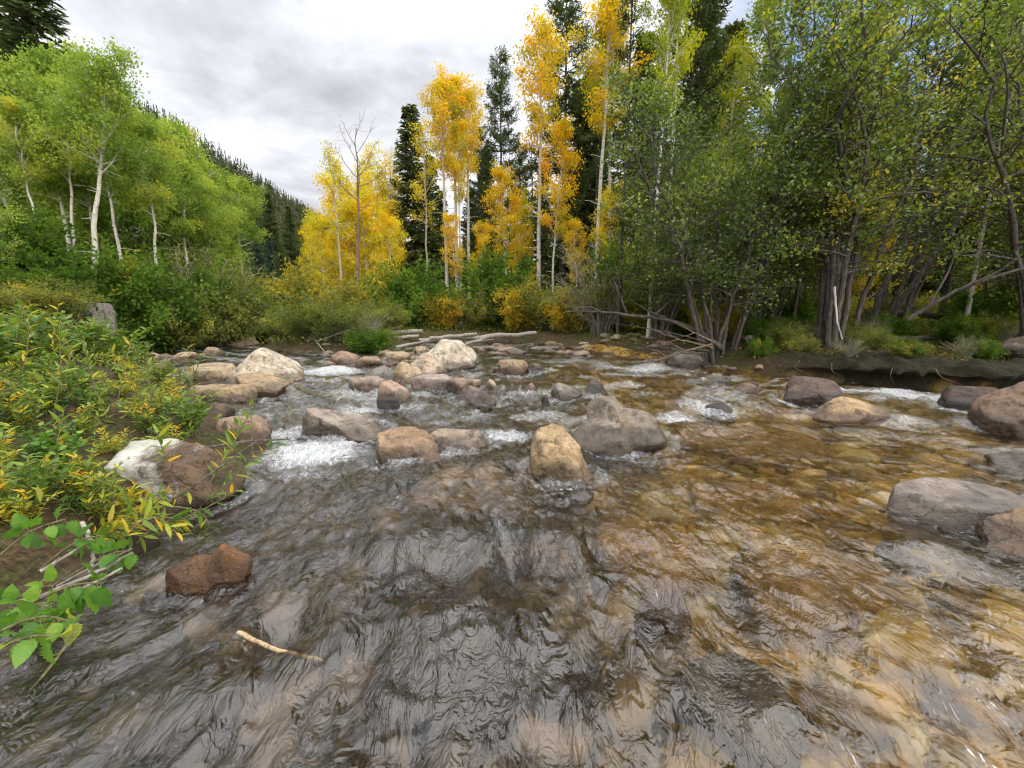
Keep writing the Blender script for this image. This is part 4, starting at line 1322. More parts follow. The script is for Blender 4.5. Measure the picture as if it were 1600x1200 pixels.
# dead snag
sg, _ = grow_tree(31, 12, .15, .60, 2.2, 12, 7, 1, .01, up=.5, shape=oval, wander=.02, bare=5, tlen=.5, curve=.35)
SNAG = Kind((sg, Geo()), B_RED, L_GOLD, 'dead_aspen', 12, ('trunk', 'crown'))
by_top(SNAG, 540, 178, 26, 'dead leafless snag with a reddish trunk and twiggy top before the yellow aspens', 'dead tree', None, .4, 1.0)
DT, _ = grow_tree(33, 12, .10, .5, 1.2, 8, 2, 1, .01, up=.3, shape=column, wander=.02, bare=14)
DEADT = Kind((DT, Geo()), B_DRK, L_GOLD, 'dead_aspen', 12)
by_top(DEADT, 832, 170, 30, 'thin dark dead trunk left of the high golden crown', 'dead tree', None, .4, .7)
by_top(DEADT, 938, 110, 25, 'thin dark dead trunk beside the pale-trunked golden aspen', 'dead tree', None, 2.4, .8)

# ------------------------------------------------------------------ right bank: alders
ALD = {}


def alder(seed, H, r, stems, nb, nt, nl, w, tm=.47, ls=.08, lo=.26):
    return Kind(grow_tree(seed, H, r, lo, w, nb, nt, nl, ls, .12, .30, broad, .045, bare=4, droop=.35, tm=tm, tv=.19, stems=stems, curve=-.12, asp=.62, tlen=.5, hexa=False, base_flare=1.2), B_ALD, L_ALD, 'alder', H)


def fan(seed, n, sx, spread, lx=0.0):
    rg = np.random.default_rng(seed)
    out = []
    for i in range(n):
        a = rg.uniform(-1, 1)
        out.append((a * sx, rg.uniform(-.3, .35), rg.uniform(.6, 1.02), rg.uniform(.55, 1.05), lx + a * spread + rg.normal() * .04, rg.normal() * .10 - .03))
    return out


AL1 = alder(41, 7.0, .06, fan(1, 13, .4, .36, .0), 16, 6, 17, 1.5)
AL2 = alder(42, 9.2, .09, fan(2, 11, .5, .27, .12), 20, 6, 17, 1.5, lo=.24)
AL3 = alder(43, 8.0, .075, fan(3, 9, .4, .3, -.05), 18, 6, 17, 1.7, lo=.2)
plant(AL1, 5.42, 10.75, 'many-stemmed alder clump with root mass at the water, left end of the mossy bank', 'alder', 'alders on the right bank')
p = on_z(1312, 545, .45)
plant(AL2, p[0], p[1] + .1, 'tall alder clump with thick dark stems leaning right, middle of the mossy bank', 'alder', 'alders on the right bank')
AL4 = alder(44, 11.0, .085, fan(4, 7, .6, .10, .27), 15, 5, 9, 1.5, lo=.30)
p = on_z(1375, 530, .5)
plant(AL4, p[0], p[1], 'tall sparse alder with long dark stems all leaning right, against the blue sky', 'alder', 'alders on the right bank')
plant(AL4, p[0] - 1.6, p[1] + 1.6, 'tall sparse alder with dark stems leaning right, behind the tall clump', 'alder', 'alders on the right bank', .9, .5)
p = on_z(1660, 548, .5)
plant(AL3, p[0], p[1] + .4, 'alder at the right edge, its limbs reaching left over the mossy bank', 'alder', 'alders on the right bank', 1.0, .0)
for px, y, lab, kd, s, rz in [(1035, 14.5, 'leafy alder behind the fallen dark limb, left of the root clump', AL1, .8, 2.0), (1225, 13.5, 'alder standing back between the two near clumps', AL3, 1.05, 1.0),
                              (1560, 13.5, 'alder far right behind the dark boulder', AL2, 1.0, 3.0),
                              (1120, 17.5, 'taller alder deep behind the root clump', AL2, 1.0, 5.0), (1330, 18.5, 'alder deep in the shade behind the tall clump', AL3, 1.15, 2.2),
                              (1720, 11.0, 'alder outside the right edge of the view', AL1, 1.1, 1.0)]:
    p = at_y(px, 520, y)
    plant(kd, p[0], y, lab, 'alder', 'alders on the right bank', s, rz)

# ---- trees standing in the woods on the right
THIN = Kind(grow_conifer(16, 19, .13, 1.3, .30, .6, 4, 1.2, .35, .1, 'pine', .4, .14, .028, .24), B_DRK, L_PINE, 'lodgepole_pine', 19)
for kd, px, pt, y, lab, cat, rz, sx in [
    (THIN, 992, -120, 16, 'thin dark pine trunk rising out of view left of the yellow-green leaves', 'conifer', 0, .8),
    (A_YG, 1045, -55, 15, 'yellow-green aspen crown at the top of the view left of the alders', 'aspen', 1, .7),
    (A_YG, 1075, -160, 17, 'tall yellow-green aspen with a pale trunk behind the first alder clump', 'aspen', 2.4, .7),
    (PINE[1], 1100, -140, 20, 'dark pine filling the top of the view behind the yellow-green aspens', 'conifer', 2, 1.0),
    (A_YG, 1160, 60, 21, 'yellow-green aspen behind the left alder clump', 'aspen', 3, .9),
    (A_BUSH[0], 1250, 280, 18, 'bright yellow-green young aspen seen between the alder stems', 'aspen', 1.2, .8),
    (A_BUSH[1], 1370, 290, 17.5, 'bright yellow young aspen behind the tall alder stems', 'aspen', 2.2, .8),
    (A_BUSH[0], 1530, 320, 18.5, 'bright yellow young aspen low at the right behind the logs', 'aspen', 3.2, .8),
    (A_GBUSH, 1090, 260, 17, 'green young aspen behind the left alder clump', 'aspen', 2.0, .9),
    (THIN, 1270, -250, 15, 'pale grey-brown pine trunk between the two near alder clumps', 'conifer', 1, .9),
    (A_YG, 1215, -40, 20, 'golden-green aspen glowing behind the gap between the alder clumps', 'aspen', 4, .8),
    (THIN, 1400, -260, 17, 'dark pine trunk behind the tall alder clump', 'conifer', 4.5, .8),
    (THIN, 1535, -260, 14, 'dark pine trunk at the right with blue sky beside it', 'conifer', 2.2, .9),
    (PINE[0], 1590, -200, 15, 'dark pine at the right edge of the view', 'conifer', 1.6, .8),
    (A_YG, 1610, -60, 13, 'yellow-green aspen at the upper right corner', 'aspen', .3, .7),
    (A_BUSH[0], 1330, 250, 22, 'yellow aspen glimpsed deep behind the tall alder clump', 'aspen', .3, .9),
    (A_BUSH[1], 1180, 300, 21, 'yellow aspen glimpsed behind the left alder clump', 'aspen', 1.3, .9),
    (A_BUSH[0], 1445, 300, 23, 'yellow aspen glimpsed low in the right-hand woods', 'aspen', 2.3, .9)]:
    by_top(kd, px, pt, y, lab, cat, 'trees in the right-hand woods', rz, sx)
rgf = np.random.default_rng(9)
for i in range(15):
    px = 1000 + i * 46 + rgf.uniform(-18, 18)
    y = rgf.uniform(23, 42)
    kd = (SPR + PINE[:1] + [SPR[0]])[i % 4]
    by_top(kd, px, rgf.uniform(170, 330), y, 'dark conifer deep in the right-hand woods, seen only between nearer leaves', 'conifer', 'conifers deep in the right-hand woods', rgf.uniform(0, 6), rgf.uniform(1.0, 1.4))
for i in range(16):
    px = 470 + i * 34 + rgf.uniform(-12, 12)
    by_top(SPR[i % 2], px, rgf.uniform(345, 400), rgf.uniform(48, 70), 'dark conifer far behind the golden stand, seen only between the trunks', 'conifer', 'conifers far behind the golden stand', rgf.uniform(0, 6), 1.4)

for px, pt, y, lab in [(1105, -30, 24, 'dark conifer behind the yellow-green aspens, top of the view'), (1360, 30, 24, 'dark conifer right of the tall alder stems'),
                       (1580, -80, 19, 'tall dark conifer in the upper right corner'), (1150, 40, 27, 'dark conifer filling behind the left alder clump'), (1010, 60, 27, 'dark conifer right of the pale curved trunks'), (1405, 120, 22, 'dark conifer behind the right-leaning alder stems')]:
    by_top(SPR[int(px) % 2], px, pt, y, lab, 'conifer', 'trees in the right-hand woods', px * .7, 1.25)
for px, y, s_, lab in [(1185, 12.2, .95, 'alder just behind the root clump, its stems in shade')]:
    q = at_y(px, 520, y)
    plant(AL1 if px < 1400 else AL3, q[0], y, lab, 'alder', 'alders on the right bank', s_, px * .37)

# ------------------------------------------------------------------ shrubs
SH_W = [Kind(grow_shrub(s, 2.2, 1.7, 46, 12, 26, .10, .014, .08, .32, .1, tm=.42, bare=.18), B_ALD, L_SHR, 'willow_bush', 2.2, ('stems', 'foliage')) for s in (51, 52)]
SH_Y = Kind(grow_shrub(53, 2.0, 1.4, 38, 12, 24, .105, .013, .10, .5, .2, tm=.78), B_ALD, L_SHR, 'yellow_bush', 2.0, ('stems', 'foliage'))
SH_D = Kind(grow_shrub(54, 2.4, 1.5, 40, 13, 28, .11, .013, .10, .6, .2, tm=.5), B_ALD, L_DKG, 'leafy_bush', 2.4, ('stems', 'foliage'))
SH_T = Kind(grow_shrub(55, 2.4, 1.8, 60, 9, 9, .08, .014, .09, .4, .1, tm=.35, bare=.6), B_GRY, L_SHR, 'twiggy_bush', 2.4, ('stems', 'foliage'))
shr = [(SH_W[0], 468, 472, 15.3, 'grey-green willow bush at the left tip of the overhanging mound'), (SH_W[1], 522, 462, 15.4, 'willow bush on the middle of the overhanging mound'),
       (SH_T, 562, 482, 15.5, 'half-bare willow bush above the grey roots of the mound'), (SH_W[0], 440, 492, 16.0, 'willow bush trailing into the left channel'),
       (SH_D, 575, 515, 14.6, 'small bright green bush at the right foot of the mound'), (SH_W[1], 602, 470, 18.6, 'willow bush between the mound and the dark round bush'),
       (SH_D, 645, 415, 22, 'dark round bush under the dense dark spruce'), (SH_Y, 690, 455, 22, 'yellowish bush at the foot of the white trunks'),
       (SH_W[0], 735, 450, 22, 'olive bush right of the white trunks above the grass'), (SH_D, 775, 400, 23, 'tall green bush below the orange-gold aspen'),
       (SH_Y, 815, 440, 21.5, 'yellow-green bush above the long grey log'), (SH_W[1], 850, 445, 21, 'green willow bush at the right end of the long grey log'),
       (SH_Y, 890, 455, 19.5, 'bright yellow bush left of the fallen dark limb'), (SH_Y, 930, 440, 19, 'yellow and green bush behind the fallen dark limb'),
       (SH_W[0], 965, 430, 18.5, 'olive bush above the far shore cobbles'), (SH_T, 945, 370, 18, 'grey bare twiggy bush left of the leafy alder'),
       (SH_Y, 1015, 440, 17.5, 'yellow bush in the shade by the root clump'), (SH_D, 1005, 380, 18.5, 'green bush behind the grey twiggy bush'),
       (SH_T, 312, 388, 17.5, 'large grey-green half-bare willow on the left bank'), (SH_W[1], 330, 405, 17.0, 'willow bush filling the right side of the half-bare willow'),
       (SH_D, 250, 415, 15.5, 'dark green bush between the leaning aspen and the half-bare willow'), (SH_D, 210, 430, 14.2, 'dark green bush right of the upright grey rock'),
       (SH_D, 388, 470, 20, 'dark green bush at the bend below the blue spruces'), (SH_W[0], 275, 455, 15.2, 'willow bush low in front of the half-bare willow'),
       (SH_Y, 452, 420, 24, 'orange-tipped bush below the bend spruces'), (SH_D, 420, 455, 23, 'green bush between the bend and the mound'),
       (SH_D, 120, 395, 13.0, 'dark bush under the second white trunk'), (SH_D, 40, 420, 11.0, 'dark green bush at the left edge of the slope'),
       (SH_W[1], 80, 440, 10.2, 'olive bush on the slope left of the grey rock'), (SH_W[0], -20, 440, 9.0, 'olive bush cut by the left edge'),
       (SH_D, 470, 440, 27, 'green bush under the leftmost yellow aspen'), (SH_Y, 540, 440, 24, 'yellow bush under the dead snag'), (SH_Y, 605, 440, 25, 'golden bush left of the dark round bush'),
       (SH_W[0], 170, 425, 14.5, 'olive bush behind the leaning white trunk'), (SH_D, 300, 470, 19, 'green bush behind the half-bare willow'),
       (SH_D, 350, 460, 19.5, 'green bush right of the half-bare willow'), (SH_D, 15, 330, 12.5, 'tall dark bush at the left edge'), (SH_W[1], 700, 470, 24, 'olive bush behind the grass patch')]
for i, (kd, px, pt, y, lab) in enumerate(shr):
    by_top(kd, px, pt, y, lab, 'bush', 'bushes along the banks', (i * 1.7) % 6.2, None, None, .95)
for i in range(16):
    px = 1080 + i * 38
    y = rgf.uniform(12.5, 20)
    q = at_y(px, 520, y)
    plant([SH_D, SH_Y, SH_W[0], SH_T][i % 4], q[0], y, 'low bush in the shade of the right-hand woods', 'bush', 'low bushes in the right-hand woods', rgf.uniform(.5, .95), rgf.uniform(0, 6))

rgq = np.random.default_rng(23)
for i in range(12):
    px = 1190 + i * 34
    y = rgq.uniform(10.3, 12.2)
    q = at_y(px, 520, y)
    plant([SH_D, SH_W[1], SH_T][i % 3], q[0], y, 'knee-high bush behind the mossy lip of the right bank', 'bush', 'knee-high bushes on the right bank', rgq.uniform(.24, .42), rgq.uniform(0, 6))

# ------------------------------------------------------------------ hillside wood: reads as one mass
def far_wood(name, n, xr, yr, h0, h1, seed, label_mat, cond=None):
    rg = np.random.default_rng(seed)
    g = Geo()
    xs = rg.uniform(*xr, n * 3)
    ys = rg.uniform(*yr, n * 3)
    dens = n2(xs, ys, .022, .022, 4.0, 3)
    ok = dens > -.45 + .5 * rg.random(len(xs)) ** 3
    xs, ys = xs[ok][:n], ys[ok][:n]
    zs = ground_z(xs, ys)
    for x, y, z in zip(xs, ys, zs):
        H_ = rg.uniform(h0, h1)
        w_ = H_ * rg.uniform(.17, .28)
        c = 22
        u = np.sqrt(rg.random(c)) if False else rg.random(c) ** .8
        az = rg.uniform(0, TAU, c)
        rr = w_ * (1 - u) * rg.uniform(.5, 1.1, c) + .1
        d = np.stack([np.cos(az), np.sin(az), np.full(c, -.35)], 1)
        s_ = np.stack([-np.sin(az), np.cos(az), np.zeros(c)], 1)
        b0 = np.stack([np.full(c, x), np.full(c, y), z + H_ * (.06 + .92 * u)], 1)
        tip = b0 + d * rr[:, None]
        wd = (.22 + .32 * (1 - u))[:, None] * H_ / 10
        Vq = np.stack([b0 + np.array([0, 0, .09 * H_]), b0 + d * rr[:, None] * .6 + s_ * wd, tip, b0 + d * rr[:, None] * .6 - s_ * wd], 1)
        g.add(Vq.reshape(-1, 3), np.arange(c * 4).reshape(c, 4), np.repeat(np.clip(rg.normal(.5, .12) + rg.normal(size=c) * .12, 0, 1), 4))
    me = g.mesh(name, label_mat, False)
    return tag(link(name, me), kind='stuff')


L_HILL = leaf_mat('hillside_needles', [(0, (.03, .04, .02)), (.5, (.06, .072, .036)), (1, (.11, .115, .06))], .2)
far_wood('hillside_wood', 13000, (-200, -42), (60, 430), 1.8, 7.5, 71, L_HILL)
far_wood('distant_wood', 420, (-40, 130), (70, 120), 9, 14, 72, L_HILL)
# ------------------------------------------------------------------ plants close to the camera
def blade(g, p, a, nrm, L, W, tint, m=6, bend=.3, fold=.25, serr=0.0, shape=.9, tipw=.0):
    """a leaf blade with a folded midrib"""
    a = unit(np.asarray(a, float))
    b = unit(np.cross(a, nrm))
    c = np.cross(b, a)
    s = np.linspace(0, 1, m)
    wd = W * .5 * np.sin(np.pi * np.clip(s, 0, 1) ** shape) ** (.8) + W * .02
    if serr:
        wd = wd * (1 + serr * (np.arange(m) % 2 - .5)) * (s > 0)
    ctr = np.asarray(p)[None] + a * (L * s)[:, None] - c * (bend * L * s ** 2)[:, None]
    wob = .03 * W * np.sin(s * 17 + p[0] * 91)
    rib = (.10 * W * (np.arange(m) % 2 - .5) * (s < .95)) if serr else 0 * s
    Lf = ctr + b * wd[:, None] + c * (fold * wd + wob + rib)[:, None]
    Rt = ctr - b * wd[:, None] + c * (fold * wd - wob + rib)[:, None]
    V = np.stack([Lf, ctr, Rt], 1).reshape(-1, 3)
    i = np.arange(m - 1)[:, None] * 3
    F = np.concatenate([i + np.array([[0, 1, 4, 3]]), i + np.array([[1, 2, 5, 4]])])
    g.add(V, F, np.full(len(V), tint))


def leaf_vein_mat(name, stops, trans=.42):
    m, nt, out = new_mat(name)
    b = NB(nt)
    t = b.attr('tint')
    tc = b.n('ShaderNodeTexCoord').outputs['Object']
    n = b.noise(tc, 38.0, 4, .7)
    n_s = b.noise(tc, 130.0, 3, .7)
    tt = b.math('ADD', t, b.math('MULTIPLY', b.math('SUBTRACT', n, .5), .35))
    col = b.ramp(tt, stops)
    col = b.mix(b.rng(n_s, .62, .72, 0, .45), col, (.22, .12, .03))
    nr = b.bump(n_s, .3, .004)
    df = b.n('ShaderNodeBsdfPrincipled', {'Base Color': col, 'Roughness': .45, 'Normal': nr})
    df.inputs['Specular IOR Level'].default_value = .35
    tr = b.n('ShaderNodeBsdfTranslucent', {'Color': b.mix(1.0, col, (1.1, 1.1, .5), 'MULTIPLY')}).outputs[0]
    b.put(out.inputs[0], b.mixs(trans, df.outputs[0], tr))
    return m


L_LANCE = leaf_vein_mat('lance_leaf', [(0, (.035, .085, .018)), (.35, (.10, .19, .028)), (.58, (.21, .29, .035)), (.75, (.52, .43, .03)), (1, (.66, .38, .02))])
L_BROAD = leaf_vein_mat('broad_leaf', [(0, (.035, .10, .016)), (.4, (.10, .23, .03)), (.62, (.18, .34, .04)), (.8, (.34, .42, .05)), (1, (.5, .32, .04))])
B_STEM = bark_mat('green_stem', [(.07, .06, .025), (.15, .13, .06), (.26, .23, .12)], (20, 20, 20), .2)


def sprig(label, pts, nleaf, L, W, tm, tv, seed, r=.005, cat='plant', broad=False, t0=.25, name='willow_sprig', spread=.9, bend=.25, group=None):
    """a stem through world points with alternate leaves"""
    rg = np.random.default_rng(seed)
    P = np.array(pts, float)
    k = np.linspace(0, 1, len(P))
    m = np.linspace(0, 1, 12)
    Q = np.stack([np.interp(m, k, P[:, q]) for q in range(3)], 1)
    for _ in range(2):
        Q[1:-1] = (Q[:-2] + 2 * Q[1:-1] + Q[2:]) / 4
    base = Q[0].copy()
    Q = Q - base
    st, lf = Geo(), Geo()
    tube(st, Q, r * (1 - m * .75) + .0012, 6, False)
    for i in range(nleaf):
        s = t0 + (1 - t0) * (i + .5 * rg.random()) / nleaf
        q = interp(Q, min(s, .999))
        d = unit(interp(Q, min(s + .03, 1)) - interp(Q, max(s - .03, 0)))
        az = i * 2.4 + rg.normal() * .4
        side = unit(np.cross(d, unit(np.array([math.cos(az), math.sin(az), .3]))))
        ax = unit(d * (.75 if not broad else .3) + side * spread + np.array([0, 0, .12]) + rg.normal(size=3) * .15)
        nn = unit(np.array([0, 0, 1.0]) + rg.normal(size=3) * .45)
        l_ = L * rg.uniform(.65, 1.15) * (1 - .25 * abs(s - .6))
        ti = np.clip(rg.normal(tm, tv), 0, 1)
        if broad:
            pe = q + ax * l_ * .25
            tube(st, np.array([q, q + ax * l_ * .13 + [0, 0, .01], pe]), .0014, 4, False)
            blade(lf, pe, ax + np.array([0, 0, -.2]), nn, l_, W * l_ / L * rg.uniform(.85, 1.1), ti, 15, bend, .18, .16, .75)
        else:
            blade(lf, q, ax, nn, l_, W * l_ / L, ti, 6, bend * rg.uniform(.3, 1.6), .3, 0, .8)
    e = bpy.data.objects.new(name, None)
    COL.objects.link(e)
    e.location = [float(v) for v in base]
    e.empty_display_size = .1
    tag(e, label, cat, group)
    link('stem', st.mesh('stem', B_STEM), e)
    link('leaves', lf.mesh('leaves', L_BROAD if broad else L_LANCE, True), e)
    return e


def PY(*a):
    return [at_y(*q) for q in a]


# px, py, depth
sprig('willow sprig with green and yellow leaves leaning out over the riffle, tip highest', PY((285, 815, 2.75), (335, 745, 2.8), (362, 700, 2.85), (398, 628, 2.9)), 26, .115, .024, .48, .2, 1)
sprig('willow sprig reaching right, its leaf tips nearest the foam', PY((270, 820, 2.7), (340, 770, 2.7), (380, 730, 2.7), (432, 690, 2.75)), 24, .11, .024, .45, .2, 2)
sprig('slender willow sprig standing in front of the white lichen boulder', PY((258, 800, 2.75), (256, 745, 2.75), (258, 715, 2.75), (245, 675, 2.75)), 12, .11, .026, .42, .22, 3, t0=.55)
sprig('willow sprig drooping to the water by the rust-orange rock', PY((255, 790, 2.6), (305, 795, 2.5), (330, 815, 2.45), (318, 858, 2.42)), 18, .10, .022, .5, .2, 4)
sprig('willow sprig with mostly yellow leaves below the white lichen boulder', PY((150, 830, 2.5), (190, 790, 2.55), (230, 775, 2.6), (300, 768, 2.65)), 22, .11, .024, .68, .14, 5)
sprig('willow sprig lying along the foot of the white lichen boulder', PY((90, 790, 2.6), (160, 770, 2.7), (230, 762, 2.75), (330, 752, 2.8)), 24, .11, .024, .6, .18, 6)
sprig('yellow willow sprig arching over the twigs at the left edge', PY((-60, 840, 2.2), (20, 790, 2.3), (80, 770, 2.35), (150, 780, 2.4)), 22, .115, .026, .72, .12, 7)
sprig('green and yellow willow sprig at the left edge above the broad leaves', PY((-40, 800, 2.3), (15, 755, 2.4), (60, 735, 2.4), (120, 715, 2.5)), 22, .115, .026, .55, .2, 8)
sprig('thin upright willow shoot in the middle of the left-hand plants', PY((70, 790, 2.6), (75, 740, 2.6), (90, 690, 2.65), (100, 640, 2.7)), 18, .11, .026, .5, .2, 9)
sprig('bare-based willow shoot at the right of the left-hand plants', PY((395, 720, 3.6), (394, 690, 3.6), (393, 660, 3.6), (391, 612, 3.6)), 7, .08, .02, .4, .15, 10, t0=.7, r=.006)
sprig('willow shoot with dark green leaves in front of the wet slab', PY((345, 760, 3.0), (352, 720, 3.0), (365, 690, 3.0), (372, 655, 3.0)), 16, .11, .026, .35, .18, 11)
sprig('small yellow-leaved sprig at the water just right of the broad leaves', PY((190, 880, 2.05), (205, 905, 2.0), (220, 915, 1.98), (228, 925, 1.96)), 9, .06, .016, .72, .1, 12, t0=.3)
sprig('willow sprig trailing into the riffle left of the rust-orange rock', PY((230, 800, 2.5), (280, 815, 2.45), (330, 790, 2.45), (372, 765, 2.5)), 16, .10, .022, .45, .2, 13)
# broad leaves bottom left
sprig('broad-leaved shoot with three fresh green leaves over the pale twigs, bottom left', PY((82, 916, 1.75), (132, 886, 1.75), (167, 866, 1.75), (207, 858, 1.75)), 8, 0.078, 0.063, .38, .08, 21, broad=True, name='broadleaf_shoot', t0=.55)
sprig('broad-leaved shoot with large ribbed leaves hanging toward the water, bottom left', PY((42, 946, 1.55), (82, 926, 1.55), (122, 911, 1.55), (162, 911, 1.55)), 9, 0.096, 0.074, .42, .08, 22, broad=True, name='broadleaf_shoot', t0=.45, bend=.5)
sprig('broad-leaved shoot of rounded leaves at the left edge above the twigs', PY((2, 866, 1.8), (37, 836, 1.85), (67, 821, 1.85), (102, 811, 1.9)), 11, 0.089, 0.070, .42, .1, 23, broad=True, name='broadleaf_shoot', t0=.2)
sprig('yellowing broad-leaved shoot in the bottom left corner of the view', PY((-18, 996, 1.35), (32, 971, 1.35), (72, 961, 1.35), (112, 971, 1.36)), 10, 0.085, 0.063, .68, .2, 24, broad=True, name='broadleaf_shoot', t0=.2, bend=.45)
sprig('single oval pale leaf on a thin shoot lying over the twigs, bottom left', PY((22, 936, 1.6), (52, 921, 1.62), (72, 916, 1.62), (87, 914, 1.62)), 6, 0.089, 0.041, .6, .05, 25, broad=True, name='broadleaf_shoot', t0=.6)
sprig('low broad-leaved shoot under the ribbed leaves at the water edge', PY((32, 986, 1.45), (62, 971, 1.45), (92, 971, 1.45), (132, 961, 1.46)), 9, 0.074, 0.059, .5, .15, 26, broad=True, name='broadleaf_shoot', t0=.3, bend=.5)
sprig('broad-leaved shoot with small fresh leaves at the left edge below the twigs', PY((-28, 956, 1.5), (12, 941, 1.5), (52, 946, 1.5), (97, 936, 1.52)), 11, 0.081, 0.067, .42, .12, 31, broad=True, name='broadleaf_shoot', t0=.15, bend=.4)
sprig('broad-leaved shoot of pale leaves hanging lowest in the bottom left corner', PY((-18, 1026, 1.28), (22, 1001, 1.3), (62, 991, 1.3), (107, 996, 1.31)), 10, 0.074, 0.059, .58, .15, 32, broad=True, name='broadleaf_shoot', t0=.15, bend=.5)
sprig('broad-leaved shoot with dark green leaves under the crooked pale twig', PY((62, 891, 1.8), (102, 856, 1.82), (132, 841, 1.85), (162, 836, 1.87)), 9, 0.074, 0.059, .3, .1, 33, broad=True, name='broadleaf_shoot', t0=.3, bend=.35)
sprig('long bare yellowish stem trailing into the water, bottom left', PY((120, 985, 1.4), (80, 1040, 1.3), (40, 1090, 1.25), (-10, 1150, 1.2)), 2, .05, .014, .7, .1, 27, r=.0045, t0=.05, name='grass_stem')

for i in range(16):
    r3 = np.random.default_rng(300 + i)
    px, py = r3.uniform(-20, 235), r3.uniform(770, 880)
    yy = float(np.interp(py, [770, 880], [2.6, 2.0]))
    q0 = at_y(px, py, yy)
    sprig('willow sprig with yellow and green leaves sprawling over the left bank edge', [q0, at_y(px + r3.uniform(0, 30), py - 25, yy), at_y(px + r3.uniform(20, 70), py - r3.uniform(30, 70), yy + .05), at_y(px + r3.uniform(50, 130), py - r3.uniform(20, 80), yy + .1)],
          18, .105, .023, r3.uniform(.4, .75), .16, 400 + i, group='willow sprigs over the left bank edge')
for px, y, s_, lab in [(1412, 8.2, .2, 'small leafy bush on the lip of the mossy bank'), (1365, 9.2, .26, 'small leafy bush on the moss right of the bleached stick')]:
    q = at_y(px, 545, y)
    plant(SH_W[1], q[0], y, lab, 'bush', None, s_, px)

for i in range(15):
    r3 = np.random.default_rng(800 + i)
    px, py = r3.uniform(-10, 320), r3.uniform(600, 720)
    if 120 < px and py > 675:
        py = 665
    g_ = on_ground(px, py)
    q1 = g_ + np.array([r3.normal() * .12, r3.normal() * .08, r3.uniform(.5, .85)])
    sprig('slender upright willow shoot standing above the left bank plants', [g_, (g_ + q1) / 2 + r3.normal(size=3) * .04, q1], 16, .10, .021, r3.uniform(.3, .7), .14, 830 + i, group='slender willow shoots on the left bank', t0=.3)

rgv = np.random.default_rng(61)
for i in range(9):
    x_ = 5.9 + i * .62 + rgv.uniform(-.2, .2)
    y_ = float(np.interp(x_, STREAM[24:31, 0], STREAM[24:31, 1])) + rgv.uniform(.5, 1.5)
    plant([SH_D, SH_W[0], SH_T][i % 3], x_, y_, 'ankle-high sprout in the moss along the lip of the right bank', 'bush', 'sprouts along the lip of the right bank', rgv.uniform(.13, .24), rgv.uniform(0, 6))

# herbs on the left bank: kinds copied along the slope
def near_herb(seed, H, W, ns, nl, L, Wd, tm, tv):
    rg = np.random.default_rng(seed)
    st, lf = Geo(), Geo()
    for i in range(ns):
        az = rg.uniform(0, TAU)
        sp = W * rg.random() ** .6
        h_ = H * rg.uniform(.55, 1.1)
        m = np.linspace(0, 1, 7)
        dv = np.array([math.cos(az), math.sin(az), 0])
        Q = dv * (sp * (.25 + .75 * m ** 1.4))[:, None] + np.array([0, 0, 1.0]) * (h_ * (m - .15 * m ** 3))[:, None] + np.cumsum(rg.normal(size=(7, 3)), 0) * .012 * m[:, None]
        Q[0, 2] -= .08
        tube(st, Q, .005 * (1 - .7 * m) + .0012, 4, False)
        tb = rg.normal(tm, tv)
        for j in range(nl):
            s = .15 + .85 * (j + rg.random()) / nl
            q = interp(Q, min(s, .999))
            d = unit(Q[-1] - Q[0])
            a2 = j * 2.4 + rg.normal() * .5
            ax = unit(d * .55 + np.array([math.cos(a2), math.sin(a2), .15]) * .9)
            blade(lf, q, ax, unit(np.array([0, 0, 1.0]) + rg.normal(size=3) * .5), L * rg.uniform(.6, 1.15), Wd * rg.uniform(.8, 1.15), np.clip(tb + rg.normal() * .12, 0, 1), 5, rg.uniform(.05, .5), .3, 0, .8)
    return st, lf


HB = [Kind(near_herb(61, .62, .40, 17, 18, .115, .026, .50, .2), B_STEM, L_LANCE, 'willow_herb', 1, ('stems', 'foliage')),
      Kind(near_herb(62, .55, .42, 15, 18, .11, .028, .68, .12), B_STEM, L_LANCE, 'willow_herb', 1, ('stems', 'foliage')),
      Kind(near_herb(63, .70, .40, 15, 20, .12, .040, .32, .14), B_STEM, L_LANCE, 'leafy_herb', 1, ('stems', 'foliage')),
      Kind(near_herb(64, .45, .38, 14, 11, .10, .070, .42, .12), B_STEM, L_BROAD, 'broadleaf_herb', 1, ('stems', 'foliage'))]
HLAB = ['low willow with narrow green and yellow leaves among the left bank plants', 'low willow with mostly yellow narrow leaves among the left bank plants',
        'leafy green herb among the left bank plants', 'broad-leaved herb low among the left bank plants']
rgh = np.random.default_rng(17)
hpts = []
for r_ in range(11):
    py = 545 + r_ * 27
    xmax = np.interp(py, [545, 600, 640, 690, 760, 830], [215, 270, 320, 330, 200, 150])
    nn = max(3, int((xmax + 60) / (44 + r_ * 5)))
    for k in range(nn):
        px = -50 + (xmax + 50) * (k + rgh.uniform(.1, .9)) / nn
        if 135 < px < 330 and 715 < py < 770:
            continue
        hpts.append((px, py + rgh.uniform(-11, 11)))
for px, py in hpts:
    g_ = on_ground(px, py)
    if g_[2] < .03:
        continue
    y_ = 1 if (px > 120 and 560 < py < 680 and rgh.random() < .22) else rgh.choice([0, 0, 0, 2, 2, 2, 3, 3])
    if py > 700 and rgh.random() < .3:
        y_ = 1
    s_ = rgh.uniform(.7, 1.15) * np.interp(g_[1], [2, 6, 12], [.48, .62, .88])
    plant(HB[y_], g_[0], g_[1], HLAB[y_], 'plant', 'low plants covering the left bank', s_, rgh.uniform(0, 6), g_[2])
